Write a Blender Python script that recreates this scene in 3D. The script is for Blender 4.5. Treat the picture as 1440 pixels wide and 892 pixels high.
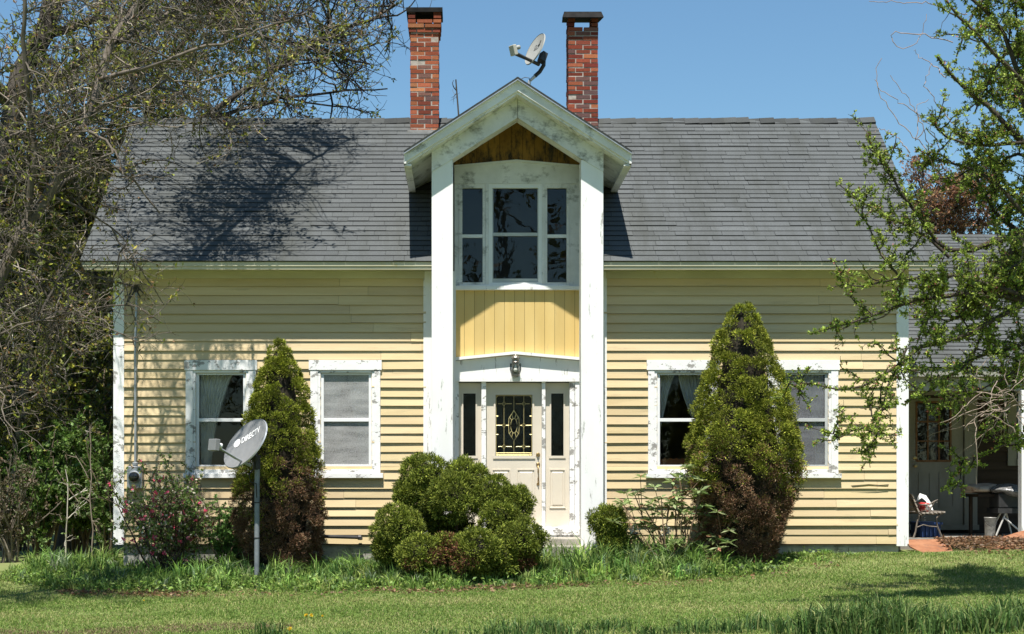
import bpy, math, numpy as np
from mathutils import Vector, Matrix
for o in list(bpy.data.objects): bpy.data.objects.remove(o)
sc = bpy.context.scene
COL = sc.collection
rng = np.random.default_rng(11)

# ---------------------------------------------------------------- camera, world, sun, exposure
F, CX, HY, EYE = 2200.0, 650.0, 680.0, 1.05      # focal length in photo pixels, principal point, eye height
cam_d = bpy.data.cameras.new('camera'); cam = bpy.data.objects.new('camera', cam_d); COL.objects.link(cam)
cam.location = (0, 0, EYE); cam.rotation_euler = (math.radians(90), 0, 0)
cam_d.sensor_width = 36; cam_d.lens = 36*F/1440
cam_d.shift_x = (720-CX)/1440; cam_d.shift_y = (HY-446)/1440
cam_d.clip_end = 2000; cam_d.clip_start = .1
sc.camera = cam
SUNV = np.array([-.13, -1, 2.45]); SUNV = SUNV/np.linalg.norm(SUNV)     # towards the sun
w = bpy.data.worlds.new('World'); sc.world = w; w.use_nodes = True
nt = w.node_tree; bg = nt.nodes['Background']
sky = nt.nodes.new('ShaderNodeTexSky'); sky.sky_type = 'NISHITA'; sky.sun_disc = False
sky.sun_elevation = math.asin(SUNV[2]); sky.sun_rotation = math.atan2(SUNV[0], SUNV[1])
sky.air_density = 1.2; sky.dust_density = .1; sky.ozone_density = 1.0
tint = nt.nodes.new('ShaderNodeMix'); tint.data_type = 'RGBA'; tint.blend_type = 'MULTIPLY'; tint.inputs[0].default_value = 1; tint.inputs[7].default_value = (.86, 1.13, 1.27, 1)   # deep clear blue
nt.links.new(sky.outputs[0], tint.inputs[6]); nt.links.new(tint.outputs[2], bg.inputs[0]); bg.inputs[1].default_value = .056
sd = bpy.data.lights.new('sun', 'SUN'); sd.energy = 5.0; sd.angle = math.radians(.5); sd.color = (1, .955, .88)
so = bpy.data.objects.new('sun', sd); COL.objects.link(so)
so.rotation_euler = Vector(SUNV).to_track_quat('Z', 'Y').to_euler(); so.location = (-6, -20, 40)
vs = sc.view_settings; vs.view_transform = 'Standard'; vs.look = 'None'; vs.gamma = 1; vs.use_curve_mapping = False
vs.exposure = .88

# ---------------------------------------------------------------- helpers
def X(px, Y): return (px-CX)*Y/F
def Z(py, Y): return EYE+(HY-py)*Y/F
def P(px, py, Y): return np.array([X(px, Y), Y, Z(py, Y)])
def nrm(a): return a/np.maximum(np.linalg.norm(a, axis=-1, keepdims=True), 1e-9)
def ground_z(x, y):
    b = np.interp(y, [0, 13, 19, 20, 21.6, 60, 200], [-.50, -.36, -.25, -.17, 0, .1, .4])
    return b+.02*np.clip(x, -8, 8)-.04

class MB:
    def __init__(s): s.v = []; s.f = []; s.c = []; s.n = 0
    def add(s, v, f, col=(1, 1, 1)):
        v = np.asarray(v, float).reshape(-1, 3); f = np.asarray(f, int)
        s.v.append(v); s.f.append(f+s.n); s.n += len(v)
        c = np.asarray(col, float)
        s.c.append(np.broadcast_to(c, (len(v), 3)) if c.ndim == 1 else c)
        return s
    def box(s, x0, x1, y0, y1, z0, z1, col=(1, 1, 1)):
        v = [(x, y, z) for z in (z0, z1) for y in (y0, y1) for x in (x0, x1)]
        return s.add(v, [(0, 2, 3, 1), (4, 5, 7, 6), (0, 1, 5, 4), (2, 6, 7, 3), (0, 4, 6, 2), (1, 3, 7, 5)], col)
    def prism(s, poly, y0, y1, col=(1, 1, 1)):          # polygon in x,z extruded along y; convex or fan-able
        n = len(poly); v = [(p[0], y0, p[1]) for p in poly]+[(p[0], y1, p[1]) for p in poly]
        s.add(v, [(i, (i+1) % n, n+(i+1) % n, n+i) for i in range(n)], col)
        for i in range(1, n-1):
            s.add([v[0], v[i], v[i+1]], [(0, 1, 2)], col); s.add([v[n], v[n+i+1], v[n+i]], [(0, 1, 2)], col)
        return s
    def tubes(s, pts, r, sides=5, col=(1, 1, 1), cap=False):
        pts = np.asarray(pts, float)
        if pts.ndim == 2: pts = pts[None]
        N, M, _ = pts.shape
        r = np.broadcast_to(np.asarray(r, float), (N, M))
        t = np.empty_like(pts); t[:, 1:-1] = pts[:, 2:]-pts[:, :-2]; t[:, 0] = pts[:, 1]-pts[:, 0]; t[:, -1] = pts[:, -1]-pts[:, -2]
        t = nrm(t); ref = np.zeros_like(t); m = np.abs(t[..., 2]) > .8; ref[..., 2] = 1; ref[m] = (1, 0, 0)
        if N == 1 or True:
            ref[:] = ref[:, :1]                          # one reference per tube: no twist
        u = nrm(np.cross(t, ref)); vv = np.cross(t, u)
        a = np.arange(sides)*2*np.pi/sides
        ring = pts[:, :, None]+r[..., None, None]*(np.cos(a)[:, None]*u[:, :, None]+np.sin(a)[:, None]*vv[:, :, None])
        idx = np.arange(N*M*sides).reshape(N, M, sides)
        A = idx[:, :-1]; B = idx[:, 1:]
        f = np.stack([A, np.roll(A, -1, 2), np.roll(B, -1, 2), B], -1).reshape(-1, 4)
        c = np.asarray(col, float)
        if c.ndim == 2: c = np.repeat(c, M*sides, 0)
        s.add(ring.reshape(-1, 3), f, c)
        if cap and N == 1:
            for k in (0, M-1):
                s.add(np.vstack([ring[0, k], pts[0, k]]), [(i, (i+1) % sides, sides) for i in range(sides)], col)
        return s
    def lathe(s, prof, o, axis=(0, 0, 1), sides=20, col=(1, 1, 1)):   # prof: (radius, distance along axis)
        ax = nrm(np.array(axis, float)); ref = np.array([1., 0, 0]) if abs(ax[0]) < .8 else np.array([0, 1., 0])
        u = nrm(np.cross(ax, ref)); v = np.cross(ax, u); a = np.arange(sides)*2*np.pi/sides
        vs_ = np.concatenate([np.array(o)+ax*h+r*(np.cos(a)[:, None]*u+np.sin(a)[:, None]*v) for r, h in prof])
        f = [(k*sides+i, k*sides+(i+1) % sides, (k+1)*sides+(i+1) % sides, (k+1)*sides+i) for k in range(len(prof)-1) for i in range(sides)]
        return s.add(vs_, f, col)
    def leaves(s, C, D, L, Wd, col, up=None):
        N = len(C); d = nrm(D); q = rng.normal(size=(N, 3)) if up is None else np.broadcast_to(np.array(up, float), (N, 3))+.5*rng.normal(size=(N, 3))
        sd_ = nrm(np.cross(d, q)); L = np.broadcast_to(L, N)[:, None]; Wd = np.broadcast_to(Wd, N)[:, None]
        nn = np.cross(sd_, d)
        v = np.stack([C, C+d*L*.5+sd_*Wd*.5+nn*L*.06, C+d*L, C+d*L*.5-sd_*Wd*.5+nn*L*.06], 1).reshape(-1, 3)
        return s.add(v, np.arange(4*N).reshape(N, 4), np.repeat(np.broadcast_to(col, (N, 3)), 4, 0))
    def blades(s, B, H, Wd, lean, col):                   # two-segment grass blades
        N = len(B); a = rng.uniform(0, 2*np.pi, N); dx = np.stack([np.cos(a), np.sin(a), 0*a], 1)
        b = rng.uniform(0, 2*np.pi, N); ln = np.stack([np.cos(b), np.sin(b), 0*b], 1)*(lean*H)[:, None]
        W_ = np.broadcast_to(Wd, N)[:, None]; up = np.zeros((N, 3)); up[:, 2] = H
        mid = B+up*.6+ln*.3; tip = B+up*(1-.35*np.minimum(lean, 1))[:, None]+ln
        v = np.stack([B-dx*W_*.5, B+dx*W_*.5, mid+dx*W_*.4, mid-dx*W_*.4, tip], 1).reshape(-1, 3)
        i = np.arange(N)[:, None]*5; c5 = np.repeat(np.broadcast_to(col, (N, 3)), 5, 0)
        n0 = s.n
        s.add(v, i+np.array([0, 1, 2, 3]), c5)
        s.f.append(i+np.array([3, 2, 4])+n0)
        return s
    def text(s, txt, o, u, v, h, width=None, col=(1, 1, 1), bold=.0):
        cu = bpy.data.curves.new('t', 'FONT'); cu.body = txt; cu.size = 1; cu.offset = bold; cu.align_x = 'LEFT'; cu.resolution_u = 3
        ob = bpy.data.objects.new('t', cu); COL.objects.link(ob)
        dg = bpy.context.evaluated_depsgraph_get(); me = ob.evaluated_get(dg).to_mesh()
        p = np.array([tuple(q.co) for q in me.vertices]); fs = [tuple(f.vertices) for f in me.polygons]
        ob.evaluated_get(dg).to_mesh_clear(); bpy.data.objects.remove(ob)
        p[:, :2] -= p[:, :2].min(0); sy = h/p[:, 1].max(); sx = sy if width is None else width/p[:, 0].max()
        q = np.array(o)+p[:, :1]*sx*np.array(u)+p[:, 1:2]*sy*np.array(v)
        for f in fs: s.add(q[list(f)], [tuple(range(len(f)))], col)
        return s
    def build(s, name, mat, parent=None, smooth=False, bevel=0):
        me = bpy.data.meshes.new(name); v = np.concatenate(s.v) if s.v else np.zeros((0, 3))
        if parent is not None:
            o = np.zeros(3); q = parent
            while q is not None: o = o+np.array(q.location); q = q.parent
            v = v-o
        tot = np.concatenate([np.full(len(f), f.shape[1]) for f in s.f]); loops = np.concatenate([f.ravel() for f in s.f])
        me.vertices.add(len(v)); me.vertices.foreach_set('co', v.ravel().astype(np.float32))
        me.loops.add(len(loops)); me.loops.foreach_set('vertex_index', loops.astype(np.int32))
        me.polygons.add(len(tot)); st = np.concatenate([[0], np.cumsum(tot)[:-1]])
        me.polygons.foreach_set('loop_start', st.astype(np.int32)); me.polygons.foreach_set('loop_total', tot.astype(np.int32))
        me.polygons.foreach_set('use_smooth', np.full(len(tot), smooth))
        c = np.concatenate(s.c); c = np.concatenate([c, np.ones((len(c), 1))], 1)
        at = me.color_attributes.new('col', 'FLOAT_COLOR', 'POINT'); at.data.foreach_set('color', c.ravel().astype(np.float32))
        me.update(calc_edges=True); me.validate()
        me.materials.append(mat)
        ob = bpy.data.objects.new(name, me); COL.objects.link(ob)
        if parent is not None: ob.parent = parent
        if bevel:
            m = ob.modifiers.new('b', 'BEVEL'); m.width = bevel; m.segments = 2; m.limit_method = 'ANGLE'
        return ob

def thing(name, loc, label, cat, group=None):
    o = bpy.data.objects.new(name, None); COL.objects.link(o); o.location = tuple(float(q) for q in loc); o.empty_display_size = .2
    return tag(o, label, cat, group)
def tag(o, label=None, cat=None, group=None, kind=None):
    for k, v in (('label', label), ('category', cat), ('group', group), ('kind', kind)):
        if v: o[k] = v
    return o

# ---------------------------------------------------------------- materials
def mat(name, c1, c2=None, scale=5, stretch=(1, 1, 1), rough=.8, bump=0, detail=6, lo=.35, hi=.65, attr=False, metal=0, spec=.3,
        wear=None, wear_scale=6, wear_lo=.6, wear_hi=.66, wear_stretch=(1, 1, 1)):
    m = bpy.data.materials.new(name); m.use_nodes = True; n = m.node_tree.nodes; l = m.node_tree.links
    b = n['Principled BSDF']; b.inputs['Roughness'].default_value = rough; b.inputs['Metallic'].default_value = metal
    b.inputs['Specular IOR Level'].default_value = spec
    tc = n.new('ShaderNodeTexCoord')
    def noise(sc_, st, det):
        mp = n.new('ShaderNodeMapping'); mp.inputs['Scale'].default_value = st; l.new(tc.outputs['Object'], mp.inputs[0])
        t = n.new('ShaderNodeTexNoise'); t.inputs['Scale'].default_value = sc_; t.inputs['Detail'].default_value = det; t.inputs['Roughness'].default_value = .62 if det < 8 else .74
        l.new(mp.outputs[0], t.inputs['Vector']); return t.outputs['Fac']
    def ramp(src, a, b_, ca, cb):
        r = n.new('ShaderNodeValToRGB'); r.color_ramp.elements[0].position = a; r.color_ramp.elements[1].position = b_
        r.color_ramp.elements[0].color = (*ca, 1); r.color_ramp.elements[1].color = (*cb, 1); l.new(src, r.inputs[0]); return r.outputs[0]
    nz = noise(scale, stretch, detail)
    col = ramp(nz, lo, hi, c1, c2 or c1)
    def mix(f, a, b_, mode='MIX'):
        x = n.new('ShaderNodeMix'); x.data_type = 'RGBA'; x.blend_type = mode
        if hasattr(f, 'default_value'): l.new(f, x.inputs[0])
        else: x.inputs[0].default_value = f
        l.new(a, x.inputs[6]); 
        if isinstance(b_, tuple): x.inputs[7].default_value = (*b_, 1)
        else: l.new(b_, x.inputs[7])
        return x.outputs[2]
    if attr:
        at = n.new('ShaderNodeAttribute'); at.attribute_name = 'col'; col = mix(1.0, col, at.outputs['Color'], 'MULTIPLY')
    if wear:
        wn = noise(wear_scale, wear_stretch, 8)
        fac = ramp(wn, wear_lo, wear_hi, (0, 0, 0), (1, 1, 1)); sp = n.new('ShaderNodeRGBToBW'); l.new(fac, sp.inputs[0])
        col = mix(sp.outputs[0], col, wear)
    l.new(col, b.inputs['Base Color'])
    if bump:
        bp = n.new('ShaderNodeBump'); bp.inputs['Strength'].default_value = bump; bp.inputs['Distance'].default_value = .01
        l.new(nz, bp.inputs['Height']); l.new(bp.outputs[0], b.inputs['Normal'])
    return m
def leafmat(name, trans=.35, rough=.55, spec=.35):
    m = bpy.data.materials.new(name); m.use_nodes = True; n = m.node_tree.nodes; l = m.node_tree.links
    b = n['Principled BSDF']; b.inputs['Roughness'].default_value = rough; b.inputs['Specular IOR Level'].default_value = spec
    at = n.new('ShaderNodeAttribute'); at.attribute_name = 'col'; l.new(at.outputs['Color'], b.inputs['Base Color'])
    t = n.new('ShaderNodeBsdfTranslucent'); l.new(at.outputs['Color'], t.inputs['Color'])
    mx = n.new('ShaderNodeMixShader'); mx.inputs[0].default_value = trans
    l.new(b.outputs[0], mx.inputs[1]); l.new(t.outputs[0], mx.inputs[2]); l.new(mx.outputs[0], n['Material Output'].inputs[0])
    return m
def glassmat(name, wob=.25, wscale=3.0, ior=1.45, screen=0, scol=(.3, .3, .3)):
    m = bpy.data.materials.new(name); m.use_nodes = True; n = m.node_tree.nodes; l = m.node_tree.links
    n.remove(n['Principled BSDF']); out = n['Material Output']
    tr = n.new('ShaderNodeBsdfTransparent'); tr.inputs[0].default_value = (.86, .88, .87, 1)
    gl = n.new('ShaderNodeBsdfGlossy'); gl.inputs['Roughness'].default_value = .01
    tc = n.new('ShaderNodeTexCoord'); nz = n.new('ShaderNodeTexNoise'); nz.inputs['Scale'].default_value = wscale; nz.inputs['Detail'].default_value = 2; nz.inputs['Distortion'].default_value = 1.2
    l.new(tc.outputs['Object'], nz.inputs['Vector'])
    bp = n.new('ShaderNodeBump'); bp.inputs['Strength'].default_value = wob; bp.inputs['Distance'].default_value = .05; l.new(nz.outputs[0], bp.inputs['Height']); l.new(bp.outputs[0], gl.inputs['Normal'])
    fr = n.new('ShaderNodeFresnel'); fr.inputs[0].default_value = ior
    mx = n.new('ShaderNodeMixShader'); l.new(fr.outputs[0], mx.inputs[0]); l.new(tr.outputs[0], mx.inputs[1]); l.new(gl.outputs[0], mx.inputs[2])
    res = mx.outputs[0]
    if screen:
        df = n.new('ShaderNodeBsdfDiffuse'); df.inputs[0].default_value = (*scol, 1)
        n2 = n.new('ShaderNodeTexNoise'); n2.inputs['Scale'].default_value = 55; n2.inputs['Detail'].default_value = 4; l.new(tc.outputs['Object'], n2.inputs['Vector'])
        n3 = n.new('ShaderNodeTexNoise'); n3.inputs['Scale'].default_value = 3; n3.inputs['Detail'].default_value = 3
        mp = n.new('ShaderNodeMapping'); mp.inputs['Scale'].default_value = (.8, 1, 3.0); l.new(tc.outputs['Object'], mp.inputs[0]); l.new(mp.outputs[0], n3.inputs['Vector'])
        ad = n.new('ShaderNodeMath'); ad.operation = 'MULTIPLY_ADD'; ad.inputs[1].default_value = .9; l.new(n2.outputs[0], ad.inputs[0]); l.new(n3.outputs[0], ad.inputs[2])
        mr = n.new('ShaderNodeMapRange'); mr.inputs[1].default_value = .55; mr.inputs[2].default_value = 1.35; mr.inputs[3].default_value = screen*.45; mr.inputs[4].default_value = min(1, screen*1.5); l.new(ad.outputs[0], mr.inputs[0])
        m2 = n.new('ShaderNodeMixShader'); l.new(mr.outputs[0], m2.inputs[0]); l.new(res, m2.inputs[1]); l.new(df.outputs[0], m2.inputs[2]); res = m2.outputs[0]
    l.new(res, out.inputs[0])
    return m

WHITE = mat('weathered_white_paint', (.74, .74, .72), (.80, .80, .79), 3, (1, 1, .4), .6, .15, wear=(.36, .35, .33), wear_scale=11, wear_lo=.60, wear_hi=.64, wear_stretch=(1, 1, .16))
WHITE_PEEL = mat('peeling_white_paint', (.74, .74, .72), (.82, .82, .81), 4, (1, 1, 1), .65, .2, wear=(.30, .29, .27), wear_scale=9, wear_lo=.555, wear_hi=.575, wear_stretch=(.6, 1, .9))
WHITE_MILDEW = mat('mildewed_white_paint', (.60, .60, .585), (.75, .75, .745), 2.5, (1, 1, 1), .7, .15, wear=(.07, .075, .06), wear_scale=3.6, wear_lo=.53, wear_hi=.72, wear_stretch=(1, 1, 1.4))
TRIM = mat('greenish_white_trim', (.44, .41, .29), (.58, .55, .42), 2, (.4, 1, 1), .65, .1, wear=(.42, .33, .08), wear_scale=1.3, wear_lo=.60, wear_hi=.72)
TRIM_PEEL = mat('peeling_gutter_board', (.44, .41, .30), (.58, .55, .42), 2, (.4, 1, 1), .65, .1, wear=(.05, .05, .04), wear_scale=6, wear_lo=.66, wear_hi=.68, wear_stretch=(.4, 1, 2))
CLAP = mat('yellow_clapboard_paint', (.535, .415, .235), (.60, .48, .285), 2.2, (.25, 1, 3), .65, .12, attr=True, wear=(.33, .27, .16), wear_scale=2.6, wear_lo=.56, wear_hi=.80, wear_stretch=(.45, 1, 4))
PANEL = mat('yellow_board_paint', (.58, .41, .15), (.64, .475, .195), 3, (1, 1, .2), .6, .1, attr=True, wear=(.40, .31, .16), wear_scale=7, wear_lo=.62, wear_hi=.75, wear_stretch=(1, 1, .2))
GABLEB = mat('shade_dark_stained_boards', (.21, .105, .02), (.29, .155, .03), 4, (1, 1, .5), .7, .1, attr=True, wear=(.035, .025, .015), wear_scale=5, wear_lo=.46, wear_hi=.60, wear_stretch=(1.6, 1, .6))  # gable shade is worked into the board colour, besides the mildew stains
SHING = mat('grey_asphalt_shingles', (.074, .079, .079), (.100, .106, .106), 60, (1, 1, 1), .95, .5, attr=True, spec=.15, wear=(.055, .058, .052), wear_scale=1.1, wear_lo=.45, wear_hi=.75, wear_stretch=(1.6, .3, .3))
DARKMETAL = mat('dark_metal', (.03, .03, .032), (.05, .05, .05), 8, rough=.5, metal=.3)
SOOTY = mat('sooty_iron', (.012, .012, .012), (.022, .021, .02), 8, rough=.9, spec=.1)
BRICK = mat('red_brick', (.85, .85, .85), (1.1, 1.1, 1.1), 30, rough=.9, bump=.4, attr=True, spec=.15)
MORTAR = mat('old_mortar', (.27, .23, .195), (.40, .36, .315), 14, rough=.95, bump=.4)
FOUND = mat('concrete_block', (.30, .285, .25), (.46, .44, .40), 6, attr=True, rough=.95, bump=.4, wear=(.12, .11, .10), wear_scale=4, wear_lo=.55, wear_hi=.7)
INTER = mat('room_plaster', (.16, .14, .12), (.20, .18, .15), 1, rough=.9)
DOORP = mat('cream_door_paint', (.60, .54, .44), (.64, .58, .48), 2, rough=.45, spec=.4)
SASH = mat('white_vinyl_sash', (.74, .75, .75), (.78, .79, .79), 3, rough=.4)
SASH_GREY = mat('grey_storm_sash', (.40, .42, .42), (.48, .50, .50), 3, rough=.4)
BRASS = mat('aged_brass', (.30, .21, .10), (.42, .30, .14), 20, rough=.35, metal=.9)
GOLD = mat('brass_came', (.55, .46, .20), (.65, .56, .28), 20, rough=.4, metal=.4)
PEWTER = mat('pewter_metal', (.22, .20, .18), (.34, .31, .28), 30, rough=.35, metal=.8)
GALV = mat('galvanised_metal', (.30, .32, .34), (.42, .44, .46), 7, rough=.45, metal=.5)
GLASS = glassmat('window_glass', .03, 2.5)
GLASS_OLD = glassmat('wavy_film_glass', .02, 2.0, 1.5)
GLASS_DARK = glassmat('leaded_glass', .06, 6, 1.35)
SCREEN_L = glassmat('bright_insect_screen', .1, 3, 1.4, .42, (.62, .62, .61))
SCREEN_D = glassmat('grey_insect_screen', .1, 3, 1.4, .36, (.33, .34, .37))
CURT = mat('white_curtain', (.70, .70, .68), (.78, .78, .76), 20, rough=.9)
LEAF = leafmat('leaf'); NEEDLE = leafmat('needle', .12, .7, .2); GRASS = leafmat('grass_blade', .3, .6, .3); PETAL = leafmat('petal', .3)
BARK = mat('grey_bark', (.13, .115, .10), (.25, .23, .205), 9, (1, 1, .3), .95, .5, attr=True, spec=.1)
BARK_D = mat('dark_bark', (.05, .043, .036), (.10, .088, .075), 9, (1, 1, .3), .95, .5, attr=True, spec=.1)
# ================================================================ ground
gx = np.concatenate([[-400, -150, -60, -30], np.linspace(-16, 16, 65), [30, 60, 150, 400]])
gy = np.concatenate([[-60, -20, 0, 6], np.linspace(10, 26, 49), [30, 40, 60, 120, 300, 900]])
GX, GY = np.meshgrid(gx, gy); GZ = ground_z(GX, GY)
GZ += np.where((np.abs(GX) < 17) & (GY > 8) & (GY < 27), rng.normal(size=GZ.shape)*.006, 0)
mb = MB(); nx, ny = len(gx), len(gy); ii = np.arange(nx*ny).reshape(ny, nx)
mb.add(np.stack([GX, GY, GZ], -1).reshape(-1, 3), np.stack([ii[:-1, :-1], ii[:-1, 1:], ii[1:, 1:], ii[1:, :-1]], -1).reshape(-1, 4))
GROUND = mat('mown_lawn_ground', (.12, .15, .045), (.18, .205, .07), 1.6, (1, 1, 1), .95, .6, detail=10, wear=(.16, .125, .07), wear_scale=.55, wear_lo=.60, wear_hi=.74)
tag(mb.build('ground', GROUND, smooth=True), kind='structure')

# ================================================================ the farmhouse
WY = 22.0                                   # front wall plane
HX0, HX1 = X(162, WY), X(1275, WY)
EY, EZ = 21.58, 4.12                        # eave edge of the roof
RY, RZ = 24.94, 6.85                        # ridge
RX0, RX1 = -5.27, 6.56
BY = 2*RY-WY                                # rear wall
SL = (RZ-EZ)/(RY-EY)
house = thing('farmhouse', ((HX0+HX1)/2, WY, 0), 'pale yellow clapboard farmhouse with grey shingle roof, two brick chimneys and a tall white portico', 'house')

# --- openings in the front wall (x0, x1, z0, z1)
wins = [dict(x0=259.7, x1=362, g0=280, g1=342), dict(x0=434.6, x1=537, g0=455.4, g1=518.6),
        dict(x0=909, x1=1011, g0=928, g1=990), dict(x0=1077, x1=1180, g0=1097, g1=1160)]
opens = [(X(d['g0']-4, WY), X(d['g1']+4, WY), Z(656, WY), Z(525, WY)) for d in wins]
PX0, PX1 = X(597, WY), X(851, WY)           # portico bay
opens_all = opens+[(PX0+.02, PX1-.02, -1, 9)]
def clapboards(x0, x1, z0, z1, y, opens_, expo, mbx, face=-1):
    n = int(round((z1-z0)/expo)); e = (z1-z0)/n
    for i in range(n):
        za, zb = z0+i*e, z0+(i+1)*e+.004
        cuts = sorted({za, zb}|{q for o in opens_ for q in o[2:] if za < q < zb})
        jit = rng.normal(0, .003); seg0 = rng.uniform(0, 3)
        for a, b in zip(cuts[:-1], cuts[1:]):
            xs = [(x0, x1)]
            for o in opens_:
                if o[2] < (a+b)/2 < o[3]:
                    xs = [q for p in xs for q in ((p[0], min(p[1], o[0])), (max(p[0], o[1]), p[1])) if q[1]-q[0] > 1e-4]
            pr = lambda z: y+face*(.004+(.023+jit)*(zb-z)/(zb-za))
            for s0, s1 in xs:
                t = s0; k = 0
                while t < s1-1e-6:
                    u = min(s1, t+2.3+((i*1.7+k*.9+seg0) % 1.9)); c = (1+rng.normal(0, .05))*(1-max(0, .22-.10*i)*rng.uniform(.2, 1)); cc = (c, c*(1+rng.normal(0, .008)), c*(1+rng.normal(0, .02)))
                    q = u-(.003 if u < s1 else 0)
                    sag = rng.normal(0, .0022, 2)
                    dz = rng.normal(0, .0022, 2) if a == za else (0, 0)
                    mbx.add([(t, pr(a)+sag[0], a+dz[0]), (q, pr(a)+sag[1], a+dz[1]), (q, pr(b), b), (t, pr(b), b)], [(0, 1, 2, 3)], cc)
                    mbx.add([(t, pr(a)+sag[0], a+dz[0]), (q, pr(a)+sag[1], a+dz[1]), (q, y+.02, a), (t, y+.02, a)], [(0, 3, 2, 1)], (.22, .18, .14))  # underside coloured dark to deepen the shadow line, as bare dirty wood
                    t = u; k += 1
SZ0, SZ1 = Z(765, WY), Z(390, WY)
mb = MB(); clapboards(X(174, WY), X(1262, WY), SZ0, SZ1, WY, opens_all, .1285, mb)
# end walls up to the gable and the rear wall
for xx, fs in ((HX0, 1), (HX1, -1)):
    mb.add([(xx+fs*.02, WY+.01, SZ0), (xx+fs*.02, BY, SZ0), (xx+fs*.02, BY, EZ), (xx+fs*.02, RY, RZ-.12), (xx+fs*.02, WY+.01, EZ)], [(0, 1, 2, 3, 4)])
mb.add([(HX0, BY, SZ0), (HX1, BY, SZ0), (HX1, BY, EZ+.2), (HX0, BY, EZ+.2)], [(0, 1, 2, 3)])
wall = mb.build('wall', CLAP, house)
mb = MB()                                    # a split clapboard hanging off at the right end
mb.add([P(1196, 683, 21.95), P(1222, 681, 21.935), P(1250, 683, 21.95), P(1246, 685, 21.965), P(1222, 684, 21.955), P(1199, 686, 21.96)], [(0, 1, 2, 3, 4, 5)])
mb.add([P(1226, 683, 21.94), P(1250, 681, 21.95), P(1249, 685, 21.96)], [(0, 1, 2)])
s_ = mb.build('split_board', mat('bare_grey_wood', (.25, .22, .18), (.45, .38, .24), 12, (1, 1, 4)), wall); s_['label'] = 'split clapboard sticking out of the wall'
# --- interior: floor, rear room wall, a partition either side of the hall
mb = MB()
mb.add([(HX0+.1, WY+.05, .32), (HX1-.1, WY+.05, .32), (HX1-.1, BY-.1, .32), (HX0+.1, BY-.1, .32)], [(0, 1, 2, 3)])
mb.add([(HX0+.1, WY+3.6, .3), (HX1-.1, WY+3.6, .3), (HX1-.1, WY+3.6, 6), (HX0+.1, WY+3.6, 6)], [(0, 1, 2, 3)])
mb.box(PX0-.1, PX0-.02, WY+.3, WY+3.6, .3, 3.9); mb.box(PX1+.02, PX1+.1, WY+.3, WY+3.6, .3, 3.9)
mb.add([(HX0+.1, WY+.05, 3.3), (PX0, WY+.05, 3.3), (PX0, BY-.1, 3.3), (HX0+.1, BY-.1, 3.3)], [(0, 1, 2, 3)])
mb.add([(PX1, WY+.05, 3.3), (HX1-.1, WY+.05, 3.3), (HX1-.1, BY-.1, 3.3), (PX1, BY-.1, 3.3)], [(0, 1, 2, 3)])
mb.build('room', INTER, house)
# --- foundation of concrete block
mb = MB(); hgt = .2; zb = -.7
for r_ in range(4):
    x = HX0+.12+(.2 if r_ % 2 else 0)
    while x < HX1-.15:
        x2 = min(x+.40, HX1-.1); t = rng.normal(0, .003); cg = rng.uniform(.8, 1.15)
        mb.box(x, x2-.008, WY+.025+t, WY+.25, zb+r_*.215, zb+(r_+1)*.215-.008, (cg, cg, cg)); x = x2+1e-4
mb.box(HX0+.11, HX1-.11, WY+.035, WY+.28, zb, SZ0-.02)
mb.box(HX0+.1, HX1-.1, BY-.3, BY-.1, zb, SZ0); mb.box(HX0+.1, HX0+.3, WY+.3, BY-.3, zb, SZ0); mb.box(HX1-.3, HX1-.1, WY+.3, BY-.3, zb, SZ0)
mb.build('foundation', FOUND, house)
# --- corner boards, frieze, gutter board
mb = MB().box(HX0, X(175, WY), WY-.03, WY+.03, SZ0-.01, 4.0); mb.box(HX0-.02, HX0+.012, WY-.028, WY+.14, SZ0, 4.0)
mb.build('corner_board', WHITE_PEEL, house)
mb = MB().box(X(1260, WY), HX1, WY-.03, WY+.03, SZ0-.03, 4.0); mb.box(HX1-.012, HX1+.02, WY-.028, WY+.14, SZ0, 4.0)
mb.build('corner_board', WHITE, house)
for x0, x1 in ((HX0-.02, X(597, WY)), (X(852, WY), HX1+.02)):
    mb = MB().box(x0, x1, WY-.035, WY+.02, Z(392, WY), 4.06); mb.build('frieze', TRIM, house)
CXL, CXR = X(607, 21.38), X(848.5, 21.38)     # outer faces of the portico columns
for x0, x1, m_ in ((RX0+.02, CXL-.004, TRIM), (CXR+.004, RX1-.02, TRIM_PEEL)):
    mb = MB().box(x0, x1, EY+.02, EY+.05, Z(379, 21.6), 4.10)       # fascia
    mb.box(x0, x1, EY+.005, EY+.018, 4.05, 4.108)
    mb.add([(x0, EY+.05, 4.035), (x1, EY+.05, 4.035), (x1, WY, 4.035), (x0, WY, 4.035)], [(0, 1, 2, 3)])   # soffit
    mb.build('fascia', m_, house)
for x0 in (RX0+.03, RX1-.06):                 # rake boards at the gable ends
    mb = MB(); v = [(x, y, z-dz) for x in (x0, x0+.03) for y, z in ((EY+.03, EZ), (RY, RZ), (2*RY-EY, EZ)) for dz in (.03, .18)]
    f = []
    for a in (0, 6): f += [(a, a+1, a+3, a+2), (a+2, a+3, a+5, a+4)]
    f += [(0, 2, 8, 6), (2, 4, 10, 8), (1, 3, 9, 7), (3, 5, 11, 9)]
    mb.add(v, f); mb.build('rake_board', TRIM, house)

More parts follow.
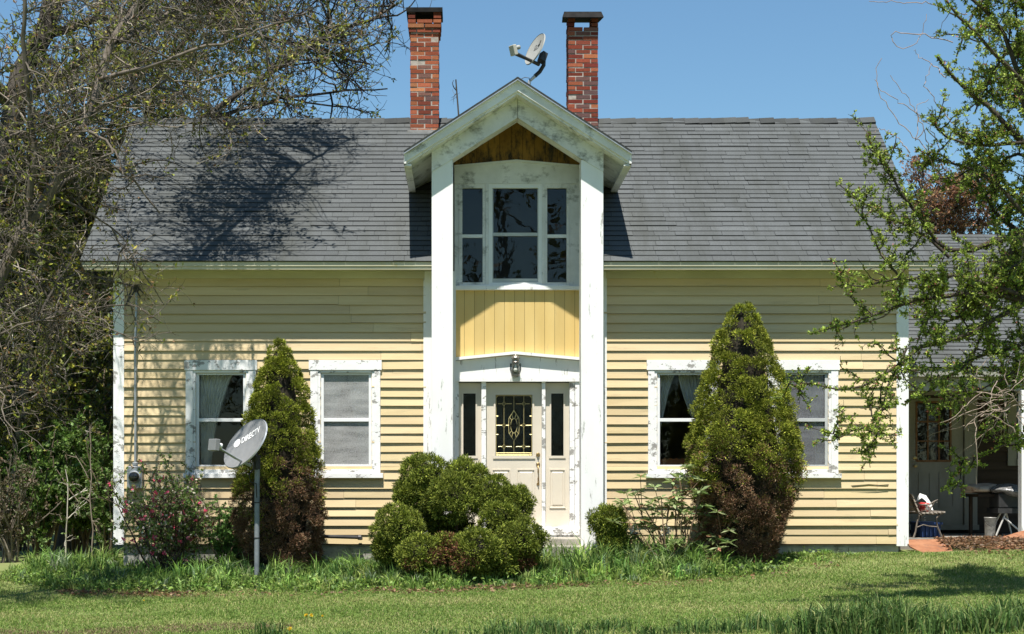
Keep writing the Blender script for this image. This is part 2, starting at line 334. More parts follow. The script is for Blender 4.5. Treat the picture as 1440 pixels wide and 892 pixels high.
# --- shingle roof
def shingles(mbx, x0, x1, y0, z0, y1, z1, expo=.135, hole=None, th=.009, tabw=.30):
    L = math.hypot(y1-y0, z1-z0); n = int(round(L/expo)); dy, dz = (y1-y0)/L, (z1-z0)/L; ny_, nz_ = -dz, dy
    for i in range(n):
        off = rng.uniform(0, tabw); x = x0-off; row = 1+rng.normal(0, .03); sag = rng.normal(0, .004)
        while x < x1:
            w_ = tabw*rng.choice([.5, 1, 1, 1, 1.5, 2.2]); a, b = max(x, x0), min(x+w_-.004, x1); x += w_
            if b-a < .02: continue
            s0 = i*L/n+rng.normal(0, .003)+sag; s1 = (i+1)*L/n+.01
            if i == 0: s0 = -.015
            yc = y0+dy*(s0+s1)/2
            parts = [(a, b)]
            if hole and yc < hole[2]:
                parts = [q for q in ((a, min(b, hole[0])), (max(a, hole[1]), b)) if q[1]-q[0] > .01]
            lift = th+abs(rng.normal(0, .003)); c = row*(1+rng.normal(0, .05)); col = (c*.99, c, c*1.01)
            for a, b in parts:
                p = lambda xx, s, h: (xx, y0+dy*s+ny_*h, z0+dz*s+nz_*h)
                mbx.add([p(a, s0, lift), p(b, s0, lift), p(b, s1, .001), p(a, s1, .001)], [(0, 1, 2, 3)], col)
                mbx.add([p(a, s0, -.004), p(b, s0, -.004), p(b, s0, lift), p(a, s0, lift)], [(0, 1, 2, 3)], (.22, .22, .22))
                # darker line against the course above: grime plus painted shadow of curled butts
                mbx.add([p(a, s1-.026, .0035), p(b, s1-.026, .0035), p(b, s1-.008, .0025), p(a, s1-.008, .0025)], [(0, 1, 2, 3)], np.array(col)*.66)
mb = MB()
hole = (CXL+.02, CXR-.02, 24.2)
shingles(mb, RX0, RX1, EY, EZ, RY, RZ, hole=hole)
def deck(mbx, y0, z0, y1, z1, x0, x1, d=.012):
    mbx.add([(x0, y0, z0-d), (x1, y0, z0-d), (x1, y1, z1-d), (x0, y1, z1-d)], [(0, 1, 2, 3)], (.3, .3, .3))
zh = EZ+SL*(hole[2]-EY)
deck(mb, EY, EZ, RY, RZ, RX0, hole[0]); deck(mb, EY, EZ, RY, RZ, hole[1], RX1); deck(mb, hole[2], zh, RY, RZ, hole[0], hole[1])
mb.add([(RX0, 2*RY-EY, EZ), (RX1, 2*RY-EY, EZ), (RX1, RY, RZ), (RX0, RY, RZ)], [(0, 1, 2, 3)])
x = RX0                                        # ridge caps
while x < RX1-.05:
    w_ = min(.2, RX1-x); h = .012+abs(rng.normal(0, .007)); yy = rng.normal(0, .012); c = rng.uniform(.45, .8)
    v = [(xx, RY+yy+dy, RZ+hh) for xx, hh2 in ((x, 0), (x+w_+.03, .012)) for dy, hh in ((-.13, h-.11+hh2), (0, h+hh2), (.13, h-.11+hh2))]
    mb.add(v, [(0, 3, 4, 1), (1, 4, 5, 2)], (c, c, c)); mb.add([v[0], (v[0][0], v[0][1]+.02, v[0][2]-.045), (v[3][0], v[3][1]+.02, v[3][2]-.055), v[3]], [(0, 1, 2, 3)], (.1, .1, .1)); x += w_
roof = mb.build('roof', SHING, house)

# --- chimneys
def chimney(px0, px1, Yf, ztop, zbase, corbel, darker, gap_z, lab):
    x0, x1 = X(px0, Yf), X(px1, Yf); y0, y1 = Yf, Yf+.46
    mb = MB().box(x0+.007, x1-.007, y0+.007, y1-.012, zbase, gap_z-.03)
    m_ = MB(); ch = .0712; z = zbase; k = 0; w_ = x1-x0
    pal = np.array([(.36, .115, .055), (.31, .09, .045), (.43, .16, .07), (.25, .07, .042), (.40, .13, .065), (.50, .22, .10)])
    while z < ztop-.05:
        top = z > gap_z
        g = 0
        if corbel: g = .035 if z > ztop-.36 else (.018 if z > ztop-.44 else 0)
        for (ax, a0, a1, b0, b1) in ((0, x0-g, x1+g, y0-g, y1+g), (1, y0-g, y1+g, x0-g, x1+g)):
            L_ = a1-a0; cuts = [0, .5, 1] if (k+ax) % 2 else [0, .25, .75, 1]
            ivs = [(0, .24), (.76, 1)] if top else list(zip(cuts[:-1], cuts[1:]))
            for c0, c1 in ivs:
                s0, s1 = a0+L_*c0+.008*(c0 > 0), a0+L_*c1-.008*(c1 < 1)
                if ax == 1: s0 += .1*(c0 == 0); s1 -= .1*(c1 == 1)
                if s1-s0 < .02: continue
                for side in (0, 1):
                    j = rng.normal(0, .003, 6); col = pal[rng.integers(len(pal))]*rng.uniform(.6, 1.0)*np.array([1, .92, .95])
                    if darker and rng.random() < .65: col = col*np.array([.70, .55, .62])
                    if rng.random() < .12: col = col*.45+.05
                    col = col*(1-.45*np.clip((z-(ztop-.75))/.75, 0, 1)*rng.uniform(.5, 1))
                    d0 = (b0-j[2], b0+.10) if side == 0 else (b1-.10, b1+j[2])
                    zz = (z+abs(j[3]), z+ch-.014+j[4])
                    if ax == 0: m_.box(s0+j[0], s1+j[1], *d0, *zz, col)
                    else: m_.box(*d0, s0, s1, *zz, col)
        z += ch; k += 1
    b = m_.build('chimney', BRICK, house); b['label'] = lab
    mb.build('mortar', MORTAR, b)
    c = MB()
    if corbel: c.box(x0-.06, x1+.06, y0-.06, y1+.06, ztop-.07, ztop)
    else:
        v = [(x0-.065, y0-.02, ztop), (x1+.05, y0-.02, ztop), (x1+.05, y1+.05, ztop+.01), (x0-.065, y1+.05, ztop+.01),
             (x0-.10, y0-.13, ztop-.12), (x1+.08, y0-.13, ztop-.12), (x1+.05, y1+.05, ztop-.02), (x0-.065, y1+.05, ztop-.02)]
        c.add(v, [(0, 1, 2, 3), (0, 1, 5, 4), (4, 5, 6, 7), (0, 3, 7, 4), (1, 2, 6, 5), (2, 3, 7, 6)])
    c.build('chimney_cap', SOOTY, b)
    fl = MB().box(x0-.045, x1+.03, y0-.03, y1+.03, zbase-.35, zbase+.03); fl.build('flashing', mat('grey_mortar_patch', (.2, .2, .19), (.3, .29, .28), 12, bump=.5, rough=.95), b)
chimney(577, 617, 24.60, Z(12, 24.6), Z(186, 24.6), True, False, Z(32, 24.6), 'orange red brick chimney with corbelled top')
chimney(799, 841, 24.60, Z(17, 24.6), Z(190, 24.6), False, True, Z(41, 24.6), 'darker brick chimney with flared metal hood')

# --- portico: columns, rake boards, roof
GYF, CYF, PYW = 21.10, 21.38, 22.15            # gable front, column front, recessed wall
for (a, b, base, m_) in ((607, 637, 772, WHITE), (817, 848.5, 768, WHITE)):
    x0, x1 = X(a, CYF), X(b, CYF)
    mb = MB().box(x0, x1, CYF, CYF+.31, Z(base, CYF)-.12, Z(225, CYF)); 
    mb.build('column', m_, house, bevel=.006)
ax = X(727.5, CYF)
ap = (X(728, GYF), Z(110, GYF)); le = (X(568, GYF), Z(214, GYF)); re = (X(888.5, GYF), Z(214, GYF))
sl = (ap[1]-le[1])/(ap[0]-le[0]); sr = (ap[1]-re[1])/(re[0]-ap[0])
def zl(x): return ap[1]-sl*(ap[0]-x) if x < ap[0] else ap[1]-sr*(x-ap[0])
# rake frieze boards above the columns (left and right halves meet in a mitre)
zo = lambda px, py: (X(px, CYF), Z(py, CYF))
for pts in ([zo(607, 242), zo(637, 223.5), zo(727.5, 166), (ax, zl(ax)-.10), (X(607, CYF), zl(X(607, CYF))-.10)],
            [zo(848.5, 242), (X(848.5, CYF), zl(X(848.5, CYF))-.10), (ax+.006, zl(ax+.006)-.10), (ax+.006, zo(727.5, 166)[1]), zo(817, 223.5)]):
    mb = MB()
    n = len(pts); y0, y1 = CYF-.014, CYF+.28; v = [(p[0], y0, p[1]) for p in pts]+[(p[0], y1, p[1]) for p in pts]
    mb.add(v, [(i, (i+1) % n, n+(i+1) % n, n+i) for i in range(n)]); mb.add(v[:n], [tuple(range(n))]); mb.add(v[n:], [tuple(range(n))])
    mb.build('rake_frieze', WHITE_MILDEW, house)
# crown moulding along the front of the gable
for sgn, (ex, ez) in ((-1, le), (1, re)):
    mb = MB(); up = .012
    prof = [(0, .0), (0, .03), (.02, .035), (.03, .15), (.06, .165), (.06, .19), (.27, .20)]    # (back from front, down)
    for (b0, d0), (b1, d1) in zip(prof[:-1], prof[1:]):
        mb.add([(ap[0], GYF+b0, ap[1]-up-d0), (ex, GYF+b0, ez-up-d0*.85), (ex, GYF+b1, ez-up-d1*.85), (ap[0], GYF+b1, ap[1]-up-d1)], [(0, 1, 2, 3)])
    # the eave end of the moulding and the eave board running back
    mb.add([(ex, GYF+b, ez-up-d*.85) for b, d in prof]+[(ex, GYF+.27, ez-up)], [tuple(range(len(prof)+1))])
    yb = EY+(ez-EZ)/SL+.25
    mb.box(min(ex, ex-sgn*.03), max(ex, ex-sgn*.03), GYF+.02, yb, ez-.15, ez-.015)
    mb.box(min(ex, ex-sgn*.10), max(ex, ex-sgn*.10), GYF+.06, yb, ez-.175, ez-.150)
    # sloped soffit under the roof
    cx_ = ap[0]; s_ = (ap[1]-ez)/abs(ap[0]-ex); xa = ex-sgn*.03
    mb.add([(xa, GYF+.26, ez-.15), (cx_, GYF+.26, ap[1]-.17), (cx_, 24.3, ap[1]-.17), (xa, yb+.3, ez-.15)], [(0, 1, 2, 3)])
    mb.build('rake_moulding', TRIM if False else WHITE_MILDEW, house)
# portico roof
mb = MB()
for sgn, (ex, ez) in ((-1, le), (1, re)):
    L = math.hypot(ap[0]-ex, ap[1]-ez); n = int(L/.135)
    for i in range(n):
        t0, t1 = i/n, (i+1)/n+.01
        q0 = (ex+(ap[0]-ex)*t0, ez+(ap[1]-ez)*t0); q1 = (ex+(ap[0]-ex)*t1, ez+(ap[1]-ez)*t1)
        y = GYF-.025
        while y < 24.9:
            y2 = y+.3*rng.choice([1, 1.5, 2]); c = 1+rng.normal(0, .1); h = .014
            mb.add([(q0[0], y, q0[1]+h), (q0[0], y2-.004, q0[1]+h), (q1[0], y2-.004, q1[1]+.002), (q1[0], y, q1[1]+.002)], [(0, 1, 2, 3)], (c, c, c))
            mb.add([(q0[0], y, q0[1]+h), (q0[0], y2-.004, q0[1]+h), (q0[0], y2-.004, q0[1]-.004), (q0[0], y, q0[1]-.004)], [(0, 1, 2, 3)], (.2, .2, .2)); y = y2
    d = .011
    mb.add([(ex-0*sgn, GYF-.02, ez-d), (ap[0], GYF-.02, ap[1]-d), (ap[0], 24.9, ap[1]-d), (ex, 24.9, ez-d)], [(0, 1, 2, 3)], (.3, .3, .3))
    mb.add([(ex, GYF-.025, ez-d), (ex, GYF-.025, ez+.014), (ap[0], GYF-.025, ap[1]+.014), (ap[0], GYF-.025, ap[1]-d)], [(0, 1, 2, 3)], (.4, .4, .4))
mb.build('portico_roof', SHING, house)
mb = MB()
for sgn, (ex, ez) in ((-1, le), (1, re)):      # bright drip edge
    mb.add([(ex, GYF-.022, ez-.03), (ap[0], GYF-.022, ap[1]-.03), (ap[0], GYF-.022, ap[1]-.011), (ex, GYF-.022, ez-.011)], [(0, 1, 2, 3)])
    mb.add([(ex, GYF-.022, ez-.03), (ap[0], GYF-.022, ap[1]-.03), (ap[0], GYF+.003, ap[1]-.03), (ex, GYF+.003, ez-.03)], [(0, 1, 2, 3)])
mb.build('drip_edge', GALV, house)
# dormer cheeks between the columns and the attic
for x0, x1 in ((CXL+.006, CXL+.05), (CXR-.05, CXR-.006)):
    x_ = x0 if x0 < 1 else x1
    MB().box(x0, x1, CYF+.31, 24.3, 3.9, zl(x_)-.15).build('dormer_cheek', WHITE_MILDEW, house)
# pilaster boards where the wall meets the portico
for a, b in ((595.5, 641), (815.5, 853)):
    MB().box(X(a, WY), X(b, WY), WY-.03, WY+.16, .05, 4.03).build('pilaster', WHITE, house)
# --- recessed bay: gable boards, pediment, panel boards
bx0, bx1 = X(638, PYW), X(818, PYW)
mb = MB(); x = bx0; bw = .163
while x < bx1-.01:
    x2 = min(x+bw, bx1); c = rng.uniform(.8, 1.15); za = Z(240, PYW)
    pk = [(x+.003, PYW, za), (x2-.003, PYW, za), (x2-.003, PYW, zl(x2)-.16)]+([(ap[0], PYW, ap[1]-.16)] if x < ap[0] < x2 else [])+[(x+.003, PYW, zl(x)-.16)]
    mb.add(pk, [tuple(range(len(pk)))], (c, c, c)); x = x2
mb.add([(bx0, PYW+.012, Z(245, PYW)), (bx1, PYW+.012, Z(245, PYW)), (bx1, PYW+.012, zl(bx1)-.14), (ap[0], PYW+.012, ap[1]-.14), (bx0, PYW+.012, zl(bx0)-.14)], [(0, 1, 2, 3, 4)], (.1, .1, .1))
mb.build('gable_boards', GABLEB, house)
mb = MB(); x = X(639, PYW); bw = .142
while x < X(817, PYW)-.01:
    x2 = min(x+bw, X(817, PYW)); c = 1+rng.normal(0, .035)
    mb.add([(x+.0025, PYW, Z(505, PYW)), (x2-.0025, PYW, Z(505, PYW)), (x2-.0025, PYW, Z(404, PYW)), (x+.0025, PYW, Z(404, PYW))], [(0, 1, 2, 3)], (c, c, c)); x = x2
mb.add([(bx0, PYW+.01, Z(506, PYW)), (bx1, PYW+.01, Z(506, PYW)), (bx1, PYW+.01, Z(403, PYW)), (bx0, PYW+.01, Z(403, PYW))], [(0, 1, 2, 3)], (.3, .3, .3))
mb.build('board_panel', PANEL, house)
def q(px, py, Y=PYW): return (X(px, Y), Z(py, Y))
mb = MB().prism([q(639, 259), q(817, 259), q(817, 236), q(726, 228), q(639, 236)], PYW-.03, PYW+.02)
mb.prism([q(638.5, 236.5), q(726, 228.5), q(726, 225.5), q(638.5, 233.5)], PYW-.055, PYW-.01); mb.prism([q(726, 228.5), q(817.5, 236.5), q(817.5, 233.5), q(726, 225.5)], PYW-.055, PYW-.01)
mb.build('pediment', WHITE_MILDEW, house)
# --- upper triple window
def bar(mbx, a, b, c, d, y0, y1, Y=PYW): return mbx.box(X(a, Y), X(b, Y), y0, y1, Z(d, Y), Z(c, Y))
for a, b, g0, g1, r0, r1 in ((645, 683, 650.2, 678.6, 330, 334.5), (687, 762, 692.5, 757, 327.5, 332), (766, 801, 769.5, 796.7, 330, 334.5)):
    Yw = PYW
    mb = MB()
    bar(mb, a, g0, 259, 403, Yw-.02, Yw+.05); bar(mb, g1, b, 259, 403, Yw-.02, Yw+.05); bar(mb, g0-.2, g1+.2, 259, 265, Yw-.018, Yw+.05); bar(mb, g0-.2, g1+.2, 397.5, 403, Yw-.018, Yw+.05)
    wn = mb.build('window', WHITE_MILDEW if b-a < 60 else SASH, house, bevel=.003)
    m2 = MB(); bar(m2, g0, g1, r0, r1, Yw-.005, Yw+.04)
    if b-a > 60:
        bar(m2, g0, g0+1.2, 265, 397, Yw+.004, Yw+.04); bar(m2, g1-1.2, g1, 265, 397, Yw+.004, Yw+.04); bar(m2, g0, g1, 392, 397, Yw+.002, Yw+.04)
    m2.build('sash', SASH if b-a < 60 else SASH_GREY, wn)
    for c, d in ((265, r0), (r1, 397)):
        m3 = MB(); Yg = Yw+.03; m3.add([(X(g0-.5, Yw), Yg, Z(d+.5, Yw)), (X(g1+.5, Yw), Yg, Z(d+.5, Yw)), (X(g1+.5, Yw), Yg, Z(c-.5, Yw)), (X(g0-.5, Yw), Yg, Z(c-.5, Yw))], [(0, 1, 2, 3)])
        m3.build('pane', GLASS_OLD, wn)
for u_, v_, y_ in ((683, 687, .035), (762, 766, .035)): bar(MB(), u_, v_, 259, 403, PYW-y_, PYW+.05).build('mullion', WHITE_MILDEW, house, bevel=.003)
for u_, v_ in ((639, 645), (801, 817)): bar(MB(), u_, v_, 259, 403, PYW-.012, PYW+.05).build('side_board', WHITE_MILDEW, house, bevel=.003)
mb = MB(); bar(mb, 639, 817, 403, 408.5, PYW-.07, PYW+.05); bar(mb, 646, 800, 401, 403.2, PYW-.05, PYW+.05); mb.build('window_sill', WHITE, house, bevel=.004)
# dark hall behind the recessed bay
mb = MB(); mb.add([(bx0, PYW+.6, 0), (bx1, PYW+.6, 0), (bx1, PYW+.6, zl(bx1)-.16), (ap[0], PYW+.6, ap[1]-.16), (bx0, PYW+.6, zl(bx0)-.16)], [(0, 1, 2, 3, 4)]); mb.add([(bx0, PYW+.02, 3.6), (bx1, PYW+.02, 3.6), (bx1, PYW+.6, 3.6), (bx0, PYW+.6, 3.6)], [(0, 1, 2, 3)])
mb.box(bx0-.02, bx0-.002, PYW+.02, PYW+.6, 0, zl(bx0)-.17); mb.box(bx1+.002, bx1+.02, PYW+.02, PYW+.6, 0, zl(bx1)-.17)
mb.build('hall', mat('dark_hall', (.03, .028, .026), (.045, .04, .036), 2), house)

# --- front entrance
mb = MB().prism([q(640, 532), q(817, 532), q(817, 508), q(724, 500), q(640, 508)], PYW-.03, PYW+.04)
mb.prism([q(639, 507.5), q(724, 499), q(724, 495), q(639, 503.5)], PYW-.10, PYW-.01); mb.prism([q(724, 499), q(818, 507.5), q(818, 503.5), q(724, 495)], PYW-.10, PYW-.01)
bar(mb, 640, 817, 532, 537, PYW-.055, PYW+.05)
mb.build('door_header', WHITE, house)
DYP = PYW+.085                                     # door leaf plane
mb = MB(); bar(mb, 640, 645, 537, 744, PYW-.02, PYW+.12); bar(mb, 677, 683.5, 537, 744, PYW-.01, PYW+.12); bar(mb, 762, 767, 537, 744, PYW-.01, PYW+.12); bar(mb, 801, 808, 537, 744, PYW-.02, PYW+.12); bar(mb, 808.5, 817, 533, 744, PYW-.035, PYW+.12)
mb.build('door_frame', WHITE_PEEL, house, bevel=.004)
def leafpanel(mbx, a, b, c, d, holes, y0=DYP, y1=DYP+.045):
    xs = sorted({a, b}|{h for o in holes for h in o[:2]}); zs = sorted({c, d}|{h for o in holes for h in o[2:]})
    for u, v in zip(xs[:-1], xs[1:]):
        for s, t in zip(zs[:-1], zs[1:]):
            if any(o[0] <= (u+v)/2 <= o[1] and o[2] <= (s+t)/2 <= o[3] for o in holes): continue
            bar(mbx, u, v, s, t, y0, y1)
def raised(mbx, a, b, c, d, y=DYP):                # moulded panel with sloped edges
    def rect(k, yy): return [(X(a+k, PYW), yy, Z(d-k, PYW)), (X(b-k, PYW), yy, Z(d-k, PYW)), (X(b-k, PYW), yy, Z(c+k, PYW)), (X(a+k, PYW), yy, Z(c+k, PYW))]
    rings = [rect(0, y+.004), rect(0, y-.012), rect(1.2, y-.012), rect(2.2, y+.006), rect(5, y-.010)]
    for r0, r1 in zip(rings[:-1], rings[1:]):
        mbx.add(r0+r1, [(i, (i+1) % 4, 4+(i+1) % 4, 4+i) for i in range(4)])
    mbx.add(rings[-1], [(0, 1, 2, 3)])
gh = (697, 749, 555, 641)
mb = MB(); leafpanel(mb, 683.5, 762, 538, 744, [gh]); raised(mb, 692, 718, 660, 733); raised(mb, 727, 753, 660, 733)
door = mb.build('front_door', DOORP, house)
mb = MB()
for a, b, c, d in ((695, 751, 552.5, 555), (693.5, 753, 641, 645), (694.5, 697, 555, 641), (749, 751.5, 555, 641)): bar(mb, a, b, c, d, DYP-.014, DYP+.02)
mb.build('pane_moulding', DOORP, door)
def pane(a, b, c, d, Y, m_, par, nm='pane'):
    return MB().add([(X(a, PYW), Y, Z(d, PYW)), (X(b, PYW), Y, Z(d, PYW)), (X(b, PYW), Y, Z(c, PYW)), (X(a, PYW), Y, Z(c, PYW))], [(0, 1, 2, 3)]).build(nm, m_, par)
pane(697, 749, 555, 641, DYP+.02, GLASS_DARK, door)
cm = MB()
def came(*pts, r=.0042):
    cm.tubes([(X(p[0], PYW), DYP+.012, Z(p[1], PYW)) for p in pts], r, 5)
gx0, gx1, gz0, gz1 = 697.8, 748.2, 556, 640
came((gx0, gz0), (gx1, gz0)); came((gx0, gz1), (gx1, gz1)); came((gx0, gz0), (gx0, gz1)); came((gx1, gz0), (gx1, gz1))
for cx_ in (709, 737):
    came((cx_, gz0), (cx_, gz1), r=.0028)
    for cz in (567.5, 598, 628): came((cx_-2.6, cz), (cx_, cz-3.6), (cx_+2.6, cz), (cx_, cz+3.6), (cx_-2.6, cz), r=.0035)
came((723, gz0), (723, 577), r=.0025); came((723, 620), (723, gz1), r=.0025)
for cz in (567.5, 628):
    for s, t in ((gx0+3, 706), (712, 720), (726, 734), (740, gx1-3)): came((s, cz), (t, cz), r=.0035)
for s, t in ((gx0, 706), (712, 716), (730, 734), (740, gx1)): came((s, 598), (t, 598), r=.0045)
for cz in (585, 611): came((gx0, cz), (gx0+3, cz), r=.0045); came((gx1-3, cz), (gx1, cz), r=.0045)
came((gx0, 559), (gx0+3, 556)); came((gx1, 559), (gx1-3, 556)); came((gx0, 637), (gx0+4, 640)); came((gx1, 637), (gx1-4, 640)); came((gx0, 637), (gx1, 637), r=.003)
came((723, 577), (730, 588), (730.5, 598), (730, 609), (723, 620), (716, 609), (715.5, 598), (716, 588), (723, 577), r=.0045)
came(*[(723+4.6*math.sin(t), 598.5-10.5*math.cos(t)) for t in np.linspace(0, 2*np.pi, 17)], r=.0045)
for s in (-1, 1):
    for k in (1, -1):
        came((723+s*1.5, 598-k*10), (723+s*3, 598-k*16)); came((723+s*3.6, 598-k*8), (723+s*6.6, 598-k*12))
cm.build('lead_came', GOLD, door)
# handle set
mb = MB(); hx = X(757, PYW)
mb.lathe([(0, 0), (.027, 0), (.03, .008), (.022, .016), (.014, .03), (0, .032)], (hx, DYP, Z(639.5, PYW)), (0, -1, 0), 14)
mb.box(hx-.004, hx+.004, DYP-.045, DYP-.028, Z(642, PYW), Z(637, PYW))
mb.build('deadbolt', BRASS, door)
mb = MB(); mb.lathe([(0, 0), (.026, 0), (.028, .008), (.02, .014), (0, .016)], (hx, DYP, Z(653, PYW)), (0, -1, 0), 14); mb.lathe([(0, 0), (.02, 0), (.021, .008), (0, .013)], (hx, DYP, Z(681, PYW)), (0, -1, 0), 14)
mb.tubes([(hx, DYP-.012, Z(654, PYW)), (hx, DYP-.05, Z(657, PYW)), (hx, DYP-.062, Z(664, PYW)), (hx, DYP-.055, Z(673, PYW)), (hx, DYP-.012, Z(680, PYW))], [.009, .009, .012, .010, .008], 8)
mb.build('handle', BRASS, door, smooth=True)
for a, b, h, pn in ((645, 677, (651.5, 669, 553, 641), None), (767, 801, (775.5, 793, 553, 641), (773, 796, 660, 715))):
    mb = MB(); leafpanel(mb, a, b, 538, 744, [h]); raised(mb, *(pn or (650, 672, 660, 715)))
    s_ = mb.build('sidelight', DOORP, house)
    mb = MB()
    for c in ((h[0]-2, h[1]+2, h[2]-2.2, h[2]), (h[0]-3, h[1]+3, h[3], h[3]+3.5), (h[0]-2, h[0], h[2], h[3]), (h[1], h[1]+2, h[2], h[3])): bar(mb, *c, DYP-.012, DYP+.02)
    mb.build('pane_moulding', DOORP, s_)
    pane(h[0], h[1], h[2], h[3], DYP+.02, GLASS_DARK, s_)
mb = MB(); bar(mb, 639, 818, 744, 757, PYW-.09, PYW+.15); bar(mb, 640, 817, 741.5, 744.2, PYW-.04, PYW+.12); mb.build('threshold', WHITE_PEEL, house, bevel=.006)

# --- the four ground floor windows
def curtain(pts_top, pts_mid, pts_bot, Yc, par, folds=9, amp=.03):
    mb = MB(); nu, nv = folds*6, 14; g = np.zeros((nv, nu, 3))
    for j in range(nv):
        t = j/(nv-1)
        if t < .62: k = t/.62; a = pts_top[0]+(pts_mid[0]-pts_top[0])*k**1.35; b = pts_top[1]+(pts_mid[1]-pts_top[1])*k**.75
        else: k = (t-.62)/.38; a = pts_mid[0]+(pts_bot[0]-pts_mid[0])*k; b = pts_mid[1]+(pts_bot[1]-pts_mid[1])*k
        u = np.linspace(0, 1, nu); pxs = a+(b-a)*u; pyv = 524+(658-524)*t
        g[j, :, 0] = X(pxs, WY); g[j, :, 2] = Z(pyv, WY)+.02*np.sin(u*5)*(t > 0)*(1-t); g[j, :, 1] = Yc+amp*np.sin(u*folds*2*np.pi+1.3*np.sin(3*t))
    i = np.arange(nv*nu).reshape(nv, nu)
    mb.add(g.reshape(-1, 3), np.stack([i[:-1, :-1], i[:-1, 1:], i[1:, 1:], i[1:, :-1]], -1).reshape(-1, 4)); return mb.build('curtain', CURT, par, smooth=True)
def wbar(mbx, a, b, c, d, y0, y1): return mbx.box(X(a, WY), X(b, WY), y0, y1, Z(d, WY), Z(c, WY))
wlab = ['window with a tied back white curtain at the left pane edge', 'window covered by a bright torn insect screen', 'window with two parted curtains and a brown sill cloth', 'window with a dusty grey insect screen']
for k, d in enumerate(wins):
    x0, x1, g0, g1 = d['x0'], d['x1'], d['g0'], d['g1']; mb = MB()
    s0, s1 = g0-3.5, g1+3.5
    wbar(mb, x0, x1, 507, 521, WY-.050, WY+.02); wbar(mb, x0+2, s0-4.5, 521.3, 666, WY-.042, WY+.02); wbar(mb, s1+4.5, x1-2, 521.3, 666, WY-.042, WY+.02)
    wbar(mb, s0-4.5, s0-1, 521.3, 666, WY-.030, WY+.06); wbar(mb, s1+1, s1+4.5, 521.3, 666, WY-.030, WY+.06); wbar(mb, s0-1, s1+1, 521.3, 524.5, WY-.030, WY+.06)
    wn = mb.build('window', WHITE_PEEL, house, bevel=.003); wn['label'] = wlab[k]
    mb = MB(); wbar(mb, x0-1, x1+2, 666, 672.5, WY-.085, WY+.03); wbar(mb, s0-3, s1+3, 660.5, 666.2, WY-.055, WY+.06); mb.build('sill', WHITE_PEEL, wn, bevel=.004)
    mb = MB(); yS = WY-.005
    for a, b, c, e, yy in ((s0-1, g0, 524.5, 660, yS), (g1, s1+1, 524.5, 660, yS), (g0, g1, 524.5, 527.5, yS+.002), (g0, g1, 588.5, 593.2, yS-.006), (g0, g1, 654, 660, yS+.002)): wbar(mb, a, b, c, e, yy, yy+.04)
    if k == 1: 
        mb = MB()
        for a, b, c, e, yy in ((s0-1, g0, 524.5, 660, yS), (g1, s1+1, 524.5, 660, yS), (g0, g1, 524.5, 527.5, yS+.002), (g0, g1, 588.5, 593.2, yS-.006), (g0, g1, 653.5, 660, yS+.002)): wbar(mb, a, b, c, e, yy, yy+.04)
    mb.build('sash', SASH if k != 3 else SASH_GREY, wn, bevel=.003)
    gm = {0: GLASS, 1: SCREEN_L, 2: GLASS, 3: SCREEN_D}[k]
    for c, e in ((527, 589), (593, 654.5)):
        MB().add([(X(g0-.5, WY), yS+.022, Z(e, WY)), (X(g1+.5, WY), yS+.022, Z(e, WY)), (X(g1+.5, WY), yS+.022, Z(c, WY)), (X(g0-.5, WY), yS+.022, Z(c, WY))], [(0, 1, 2, 3)]).build('pane' if k in (0, 2) else 'screen', gm, wn)
    if k == 0: curtain((277, 326), (279, 300), (280, 294), WY+.16, wn)
    if k == 1: curtain((452, 488), (452, 463), (452, 461), WY+.2, wn); curtain((488, 522), (500, 521), (512, 522), WY+.2, wn)
    if k == 2:
        curtain((925, 952), (926, 931), (926, 929), WY+.2, wn, 6); curtain((956, 993), (985, 993), (988, 993), WY+.2, wn, 7)
        m3 = MB(); xs = np.linspace(926, 992, 40); top = 645+1.2*np.sin(xs*.75); v = [(X(a, WY), WY+.12, Z(656, WY)) for a in xs]+[(X(a, WY), WY+.12, Z(b, WY)) for a, b in zip(xs, top)]
        m3.add(v, [(i, i+1, 41+i, 40+i) for i in range(39)]); m3.build('sill_cloth', mat('brown_cloth', (.30, .11, .05), (.36, .15, .07), 30), wn)
    if k == 3: curtain((1094, 1120), (1094, 1100), (1094, 1099), WY+.2, wn, 6); curtain((1130, 1163), (1150, 1162), (1152, 1162), WY+.2, wn, 6)

# --- side wing to the right with its covered porch
WGX0, WGX1, WGY = HX1+.025, 13.5, 25.0
PF = .27                                              # porch floor
mb = MB()
dop = [(X(1281, WGY), X(1357, WGY), PF, Z(566, WGY)), (X(1421, WGY), X(1475, WGY), Z(650, WGY), Z(545, WGY))]
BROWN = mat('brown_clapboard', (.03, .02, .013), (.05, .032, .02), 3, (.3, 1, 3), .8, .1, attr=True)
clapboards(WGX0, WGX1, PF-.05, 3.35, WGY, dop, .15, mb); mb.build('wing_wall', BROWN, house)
mb = MB(); mb.add([(WGX1, WGY, 0), (WGX1, 29, 0), (WGX1, 29, 3.4), (WGX1, WGY, 3.4)], [(0, 1, 2, 3)]); mb.add([(WGX0, 29, 0), (WGX1, 29, 0), (WGX1, 29, 5), (WGX0, 29, 5)], [(0, 1, 2, 3)])
mb.add([(WGX0, WGY+2, 0), (WGX1, WGY+2, 0), (WGX1, WGY+2, 3.4), (WGX0, WGY+2, 3.4)], [(0, 1, 2, 3)]); mb.build('wing_room', INTER, house)
mb = MB(); wy0, wz0, wy1, wz1 = 22.85, Z(516, 22.85), 27.2, Z(330, 27.2)
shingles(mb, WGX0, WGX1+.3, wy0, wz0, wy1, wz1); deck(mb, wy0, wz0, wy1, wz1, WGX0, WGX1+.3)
mb.add([(WGX0, 2*wy1-wy0, wz0), (WGX1+.3, 2*wy1-wy0, wz0), (WGX1+.3, wy1, wz1), (WGX0, wy1, wz1)], [(0, 1, 2, 3)])
